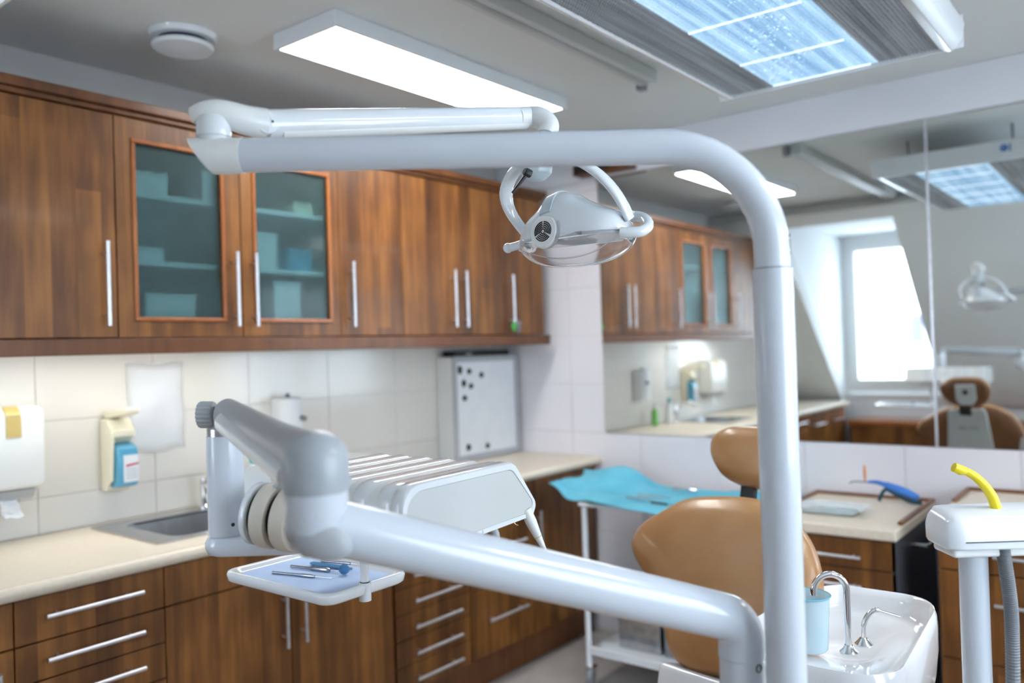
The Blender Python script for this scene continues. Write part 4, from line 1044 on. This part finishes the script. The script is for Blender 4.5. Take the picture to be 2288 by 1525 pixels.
# band over the shell, running down to the vent
mb = MB(); mb.rings([hsec(u, e_, PI*.16, PI*.9, 31) for u, e_ in ((-.36, -.002), (-.35, .0022), (-.15, .0022), (-.14, -.002))], caps=False)
mb.f = [f for f in mb.f if not ({f[0] % 31, f[1] % 31} == {0, 30})]
t.part('vent_band', mb, mat('vent_band_grey', (.52,.60,.64), .35), hd, label='grey curved band', solid=.001)
# round vent, facing -Y
vc = V((HC.x-.028, HC.y-hw(-.30)+.002, Z0+.015)); vn = V((0, -1, .12)).normalized()
vd = MB().lathe([(.001, .0045), (.029, .0045), (.031, .002), (.0315, -.010)], vc, vn, 40)
vo = t.part('vent_disc', vd, 'white_plastic', hd)
g = MB()
for r_ in (.004, .0075, .011, .0145, .018):
    pass
uu = V((1, 0, 0)); wv = vn.cross(uu).normalized()
rg_ = MB()
for r_ in (.0045, .0080, .0115, .0150, .0185):
    segs = 36
    for s0 in range(3):
        arc = [vc+vn*.0047+(uu*math.cos(a)+wv*math.sin(a))*r_ for a in [PI/2+2*PI/3*s0+.10+(2*PI/3-.20)*k_/12 for k_ in range(13)]]
        rg_.tube(arc, .00135, 6)
t.part('vent_slots', rg_, 'black', hd, label='dark ring-shaped air slots')
for s in (-1, 1):
    a0_ = [vc+vn*.001+(uu*math.cos(a)+wv*math.sin(a))*(.030 if s < 0 else .036) for a in [(PI if s < 0 else 0)-.5+1.0*k_/10 for k_ in range(11)]]
    t.part('side_groove', MB().tube(a0_, .0022, 8), mat('groove_grey', (.45,.50,.53), .4), hd)
# clear shell below
mb = MB(); rs = []
for i in range(NS+1):
    u = -1 + 2*i/NS
    w_ = hw(u)
    d_ = .053*math.sqrt(max(0, 1-abs(u)**2.6)) + .002
    rs.append([V((HC.x+u*HLx*1.01, HC.y - w_*math.cos(a), Z0 + .006 - d_*math.sin(a)**.9)) for a in [PI*j/18 for j in range(19)]])
mb = MB(); n_ = 19
mb.add([p for r_ in rs for p in r_], [(i*n_+j, i*n_+j+1, (i+1)*n_+j+1, (i+1)*n_+j) for i in range(NS) for j in range(n_-1)])
t.part('clear_shield', mb, 'clear', hd, solid=.0022, label='clear plastic splash shield')
# ridge line in the shield
rl = curve([V((HC.x-.10, HC.y-.05, Z0-.012)), V((HC.x-.02, HC.y-.045, Z0-.034)), V((HC.x+.05, HC.y-.03, Z0-.030)), V((HC.x+.105, HC.y-.02, Z0-.004))], 8)
t.part('shield_rib', MB().tube(rl, .0014, 8), 'clear', hd)
t.part('reflector', MB().lathe([(.001, -.004), (.040, -.003), (.046, .002), (.001, .004)], V((HC.x, HC.y, Z0)), n=30), 'panel_grey', hd)
for s, dx in ((1, .045),): t.part('clip', MB().obox(V((HC.x+dx, HC.y-HWy*.97, Z0+.004)), (1,0,0), (0,0,1), (0,1,0), .011, .0035, .003), 'grey_plastic', hd)
# handles at the ends
lp = curve([at(1386, 519, 1.50), at(1410, 519, 1.495), at(1434, 516, 1.495), at(1448, 504, 1.51), at(1441, 489, 1.54), at(1424, 483, 1.56), at(1402, 484, 1.57)], 7)
t.part('grip_handle', MB().tube(lp, .0100, 20), 'white_enamel', hd)
t.part('handle_clip', MB().ball(at(1414, 477, 1.56), .0055), 'white_plastic', hd)
hx = HC.x - HLx
lp = [V((hx+.012, HC.y-.045, Z0+.006)), V((hx-.006, HC.y-.062, Z0+.000))]
t.part('grip_handle', MB().tube([V((hx+.006, HC.y-.02, Z0+.004)), V((hx-.022, HC.y-.026, Z0-.001))], .0085, 16).ball(V((hx-.024, HC.y-.027, Z0-.001)), .0102, n=16), 'white_enamel', hd)

# ================================================================== DELIVERY UNIT
DS = 1.20
sb_ = at(1656, 1450, DS)
EL = at(703, 1000, .98)
c1 = at(1656, 1384, DS)
a0 = at(745, 1176, .985)
t = Thing('delivery_unit', 'white dental instrument unit on a heavy jointed arm in the foreground', 'dental unit', (sb_.x, sb_.y, 0))
SZ = c1.z - .052
t.part('stub_post', MB().tube([(sb_.x, sb_.y, .443), (sb_.x, sb_.y, SZ)], .0315, 40), 'pipe')
sc = at(1693, 1495, DS-.03)
ddr = (V((CAM.x, CAM.y, 0))-V((sb_.x, sb_.y, 0))).normalized()*.75+IR*.66; ddr.normalize()
t.part('screw', MB().lathe([(.001, 0), (.0065, 0), (.0065, .001), (.0035, .001), (.0035, -.003), (.001, -.003)], V((sb_.x, sb_.y, sc.z))+ddr*.0313, ddr, 16), 'dark_grey')
path = fillet([V((sb_.x, sb_.y, SZ+.001)), c1, a0], .045, 14)
t.part('main_arm', MB().tube(path, .0328, 44), 'pipe')
# elbow
EB = V((EL.x, EL.y, at(703, 1190, .98).z)); ET = V((EL.x, EL.y, at(703, 1097, .98).z)); EC = V((EL.x, EL.y, at(703, 1034, .98).z))
mb = MB().lathe([(.001, EB.z-.026), (.018, EB.z-.025), (.031, EB.z-.014), (.0375, EB.z+.006), (.0375, ET.z), (.001, ET.z)], V((EL.x, EL.y, 0)), n=48)
t.part('elbow_base', mb, 'pipe', sharp=60)
dirr = (c1-a0).normalized()
t.part('elbow_branch', MB().tube([V((EL.x, EL.y, a0.z)), a0+dirr*.02], [.0355, .0328], 40), 'pipe')
# grey oval cover under the elbow
gc = at(735, 1215, .975)
cover = MB().ball((0, 0, 0), .030, (0, 0, 1), .42, 32)
Rv = RM @ V((1, 0, 0)); Uv_ = RM @ V((0, 1, 0)); Wv = RM @ V((0, 0, 1))
lowd = (Rv*.93 - Uv_*.36)
cc_ = at(714, 1205, .955)
cv_ = MB()
rs = []
for i in range(13):
    a = PI*i/12; s_ = -math.cos(a)
    ring = []
    for j in range(24):
        b_ = 2*PI*j/24
        p = V((math.sin(a)*math.cos(b_), math.sin(a)*math.sin(b_), s_))
        ring.append(cc_ + lowd*p.x*.0385 + (Uv_*.93+Rv*.36)*p.y*.0225 + Wv*p.z*.014)
    rs.append(ring)
cv_.rings(rs)
t.part('under_cover', cv_, 'grey_plastic', sharp=80, label='grey oval underside cover')
dome = [(.0385, ET.z), (.0400, ET.z+.010), (.0400, EC.z), (.0388, EC.z+.010), (.0352, EC.z+.0195), (.0293, EC.z+.0275), (.0215, EC.z+.0338), (.012, EC.z+.038), (.001, EC.z+.0395)]
t.part('elbow_dome', MB().lathe([(.001, ET.z+.0005)]+dome, V((EL.x, EL.y, 0)), n=48), mat('dome_grey', (.40,.43,.46), .35, coat=.2), sharp=60, label='grey domed elbow cover')
# upper arm, from the dome away to the post
PT = at(505, 925, 1.37)
U0 = V((EL.x, EL.y, EC.z+.002))
ua = (PT-U0).normalized()
t.part('upper_arm_cover', MB().tube([U0, U0.lerp(PT, .35), U0.lerp(PT, .97), PT], [.0335, .0275, .0275, .020], 36, ru=.85), mat('cover_grey', (.42,.44,.47), .38, coat=.15), sharp=60, label='glossy grey upper cover')
lo = V((0, 0, -1)); 
t.part('upper_arm_tube', MB().tube([at(655, 1062, 1.015), at(506, 944, 1.312)], [.0200, .0185], 28), 'white_enamel')
# post
PP = at(505, 1090, 1.40); pz1 = at(505, 972, 1.40).z; pz0 = at(505, 1192, 1.40).z
pp = lambda z_: V((PP.x, PP.y, z_))
t.part('head_post', MB().tube([pp(pz0), pp(pz1)], .0300, 40), 'pipe')
t.part('post_collar', MB().tube([pp(pz1), pp(pz1+.012)], [.0285, .0285], 30), 'steel')
t.part('post_top', MB().tube([pp(pz1+.012), pp(pz1+.05)], .0275, 30), 'grey_plastic')
hl = at(520, 1173, 1.40-.03); dd = (V((CAM.x, CAM.y, 0))-V((PP.x, PP.y, 0))).normalized()
t.part('grub_screw', MB().lathe([(.001, 0), (.0032, 0), (.0032, .0006), (.001, .0006)], V((PP.x, PP.y, hl.z))+(dd*.93+IR*.36).normalized()*.0300, (dd*.93+IR*.36), 14), 'black')
k0, k1 = at(479, 926, 1.38), at(446, 926, 1.38)
kn = MB(); rs = []
ka = (k1-k0).normalized(); ku = V((0,0,1)); kw = ka.cross(ku).normalized()
for h_ in (0, .003, .022, .0245):
    ring = []
    for j in range(72):
        a = 2*PI*j/72; r_ = (.0215+(.0009 if j % 4 < 2 else -.0009))*(1 if h_ in (.003, .022) else .94)
        ring.append(k0+ka*h_+(ku*math.cos(a)+kw*math.sin(a))*r_)
    rs.append(ring)
kn.rings(rs); t.part('clamp_knob', kn, 'grey_plastic', label='grey fluted clamp knob')
# foot: horizontal link under the post
f0 = pp(pz0-.012); f1 = at(650, 1188, 1.40); f1.z = f0.z+.004
fd = (f1-f0); fd.z = 0; fd.normalize(); fs = V((-fd.y, fd.x, 0)); Lf = (f1-f0).length
def stadium(r_, n=14):
    out = []
    for k_ in range(n+1): a = PI/2+PI*k_/n; out.append((r_*math.cos(a), r_*math.sin(a)))
    for k_ in range(n+1): a = -PI/2+PI*k_/n; out.append((Lf+r_*math.cos(a), r_*math.sin(a)))
    return out
def stp(r_, z_): return [f0+fd*a+fs*b+V((0, 0, z_)) for a, b in stadium(r_)]
mb = MB().rings([stp(.022, -.022), stp(.031, -.018), stp(.036, -.008), stp(.036, .000), stp(.032, .008), stp(.028, .0115)])
t.part('link_bar', mb, 'pipe', sharp=60)
# bellows rings
bc = at(626, 1153, 1.36); ba = (Rv*.955 + Wv*.28 - Uv_*.08).normalized()
t.part('joint_core', MB().tube([bc-ba*.036, bc+ba*.055], .041, 32), 'black')
t.part('collar_flange', MB().lathe([(.042, 0), (.049, 0), (.051, .003), (.051, .010), (.042, .010)], bc-ba*.046, ba, 44), 'white_enamel', sharp=50)
for k_ in range(2):
    q0 = bc + ba*(-.026+.036*k_)
    prof = [(.041, 0), (.0515, .0), (.0535, .004), (.0535, .021), (.0515, .025), (.041, .025)]
    t.part('collar_ring', MB().lathe(prof, q0, ba, 44), 'beige', sharp=50, label='beige collar ring')
cb_ = curve([at(700, 1060, 1.30), at(650, 1072, 1.33), at(612, 1090, 1.35), at(578, 1122, 1.36), at(566, 1160, 1.37)], 8)
t.part('supply_hose', MB().tube(cb_, .0052, 12), 'grey_plastic')
# instrument head: body extruded along X
hx0, hx1 = 1.536, 2.006
def prof2(pts, rads):
    c3 = [V((0, y, z_)) for y, z_ in pts]; out = []
    n = len(c3)
    for i in range(n):
        f_ = fillet([(c3[i-1]+c3[i])/2, c3[i], (c3[i]+c3[(i+1) % n])/2], rads[i], 6)[1:-1]
        out += [(p.y, p.z) for p in f_]
    return out
pf = prof2([(-2.732, 1.134), (-2.730, 1.250), (-2.453, 1.2545), (-2.389, 1.171), (-2.402, 1.1505)], [.018, .040, .026, .016, .010])
t.part('head_body', MB().prism([(hx0, y, z_-.0025) for y, z_ in pf], (hx1-.012-hx0, 0, 0)), 'white_plastic', bevel=.004, seg=2)
# end frame with inset panel
cy_, cz_ = -2.56, 1.193
def sc_prof(k_, x_): return [V((x_, cy_+(y-cy_)*(1-k_/.18), cz_+(z_-cz_)*(1-k_/.055))) for y, z_ in pf]
mb = MB().rings([sc_prof(.002, hx1-.030), sc_prof(-.002, hx1-.026), sc_prof(-.002, hx1-.004), sc_prof(.0005, hx1), sc_prof(.0095, hx1), sc_prof(.0105, hx1-.004)])
t.part('end_frame', mb, 'white_enamel', sharp=50)
t.part('end_panel', MB().prism(sc_prof(.0103, hx1-.0038), (.0022, 0, 0)), 'panel_grey', label='pale grey inset side panel')
t.part('seam', B(hx1-.03, -2.5455, 1.1420, hx1+.0008, -2.5445, 1.151), 'grey_plastic')
# ribs over the top
for k_ in range(6):
    xc = 1.962 - .058*k_
    lp = [V((0, y, z_)) for y, z_ in pf]
    rs = []
    for dx_, e_ in ((-.026, -.003), (-.021, .0022), (-.012, .0044), (0, .0050), (.012, .0044), (.021, .0022), (.026, -.003)):
        rs.append([V((xc+dx_, cy_+(p.y-cy_)*(1+(e_-.004)/.18), cz_+(p.z-cz_)*(1+(e_-.004)/.055))) for p in lp])
    t.part('rib', MB().rings(rs), 'white_enamel', sharp=70, label='raised rounded rib')
for k_ in range(5):
    xc = 1.933 - .058*k_
    t.part('instrument_hose', MB().tube(curve([V((xc, -2.68, 1.205)), V((xc, -2.745, 1.203)), V((xc-.03, -2.775, 1.180)), V((xc-.07, -2.760, 1.158)), V((xc-.09, -2.69, 1.150))], 6), .0055, 12), 'grey_plastic')
t.part('side_box', MB().prism([(hx0-.01, -2.69, 1.15), (hx0-.01, -2.65, 1.240), (hx0-.01, -2.46, 1.246), (hx0-.01, -2.43, 1.155)], (.14, 0, 0)), 'white_plastic', bevel=.012, seg=3)
# tray mounting
TZ = 1.0
tc = V((1.503, -2.508, TZ))
ms = on(815, 1302, 2, TZ+.004)
t.part('tray_post', MB().tube([ms, V((ms.x, ms.y, 1.15))], .0085, 20), 'white_enamel')
t.part('post_bracket', B(ms.x-.06, ms.y-.10, 1.128, ms.x+.014, ms.y+.012, 1.142), 'white_plastic', bevel=.003)
t.part('tray_clamp', MB().tube([ms+V((0, 0, -.034)), ms+V((0, 0, .002))], .0125, 20), 'white_enamel')
t.part('clamp_ring', MB().tube([ms+V((0, 0, .0015)), ms+V((0, 0, .0035))], .0092, 20), 'black')
# tray
sp1 = rrect(.350, .222, .030, 7)
def tr(k_, z_): return [V((tc.x+x*(1-k_/.175), tc.y+y*(1-k_/.111), z_)) for x, y in sp1]
mb = MB().rings([tr(.010, TZ-.020), tr(.002, TZ-.014), tr(0, TZ-.002), tr(.002, TZ+.004), tr(.007, TZ+.0055), tr(.013, TZ+.003), tr(.018, TZ-.003), tr(.022, TZ-.005)])
t.part('tray', mb, 'white_enamel', sharp=60)
# ---- things on the tray
FL = TZ-.005
c = FL
single('tray_liner', MB().prism([(x, y, c+.0003) for x, y in [(p.x, p.y) for p in tr(.0235, 0)]], (0, 0, .001)), 'blue_paper', 'pale blue paper liner lying in the white bracket tray', 'paper liner')
LZ = c+.0013
def tool(name, lab, px0, px1, rad, parts_, cat='instrument'):
    p, q = on(*px0, 2, LZ+rad), on(*px1, 2, LZ+rad)
    t2 = Thing(name, lab, cat, p, 'instruments on the bracket tray'); return t2, p, q
t2, p, q = tool('dental_probe', 'thin steel needle probe nearest the front of the tray', (609, 1278), (742, 1291), .0035, None)
t2.part('grip', MB().tube([p, p.lerp(q, .45), p.lerp(q, .50), p.lerp(q, .66), p.lerp(q, .72)], [.0030, .0030, .0038, .0038, .0024], 14), 'tool_steel')
t2.part('needle', MB().tube([p.lerp(q, .72), q], [.0012, .0006], 8), 'tool_steel')
t2, p, q = tool('dental_mirror', 'steel mouth mirror with a bulbous grip and a round blue foam head', (650, 1264), (770, 1277), .0045, None)
t2.part('grip', MB().tube([p, p.lerp(q, .36), p.lerp(q, .42), p.lerp(q, .55), p.lerp(q, .68), p.lerp(q, .74)], [.003, .0032, .0058, .0050, .0062, .0030], 16), 'tool_steel')
t2.part('stem', MB().tube([p.lerp(q, .73), p.lerp(q, .92)], .0016, 8), 'tool_steel')
pm_ = on(769, 1271, 2, LZ+.012)
t2.part('round_head', MB().ball(pm_, .0112, (0, 0, 1), .95, 20), 'foam', label='round dark blue foam tip')
t2, p, q = tool('dental_tool', 'blue-handled tool lying behind the probes on the tray', (694, 1257), (786, 1270), .0045, None)
t2.part('grip', MB().tube([p, p.lerp(q, .08), p.lerp(q, .75), q], [.003, .0060, .0058, .003], 14, rv=.8), 'steelblue')
t2, p, q = tool('steel_probe', 'slim steel tool lying at the back of the tray over the blue one', (718, 1252), (800, 1260), .012, None)
t2.part('grip', MB().tube([p, p.lerp(q, .8)], .0030, 12), 'tool_steel')
t2.part('tip', MB().tube([p.lerp(q, .8), q], [.0012, .0006], 8), 'tool_steel')
# handpieces hanging in the head
h0, h1, h2 = at(1174, 1138, 1.52), at(1202, 1198, 1.52), at(1221, 1236, 1.52)
t2 = Thing('handpiece', 'pale grey tapered handpiece hanging from the near side of the unit', 'handpiece', h2)
t2.part('sleeve', MB().tube([h0, h0.lerp(h1, .45), h1], [.0102, .0106, .0074], 22), 'white_plastic')
t2.part('nozzle', MB().tube([h1, h2], [.0072, .0030], 20), 'white_plastic')
t2.part('ring', MB().tube([h1-(h1-h0)*.015, h1+(h2-h1)*.02], .0076, 20), 'gold')
g0, g1, g2 = at(1092, 1176, 1.47), at(1106, 1190, 1.47), at(1108, 1222, 1.47)
t2 = Thing('handpiece', 'curved grey handpiece tip hanging under the middle of the unit', 'handpiece', g2)
t2.part('sleeve', MB().tube(curve([g0, g1, g2], 6), .0075, 16), 'grey_plastic')
t2.part('ring', MB().tube([g2, g2+(g2-g1)*.06], .0080, 16), 'chrome')
w0 = curve([at(1143, 1157, 1.50), at(1149, 1167, 1.50), at(1153, 1171, 1.50), at(1158, 1173, 1.50)], 4)
t2 = Thing('air_water_tip', 'tiny bent golden tip peeking out beneath the unit', 'nozzle', w0[-1])
t2.part('bent_tip', MB().tube(w0, .0010, 8), mat('brass', (.75,.55,.25), .25, 1.0))
t2.part('hub', MB().tube([w0[0], w0[0]+V((0, 0, .016))], .0035, 12), 'chrome')
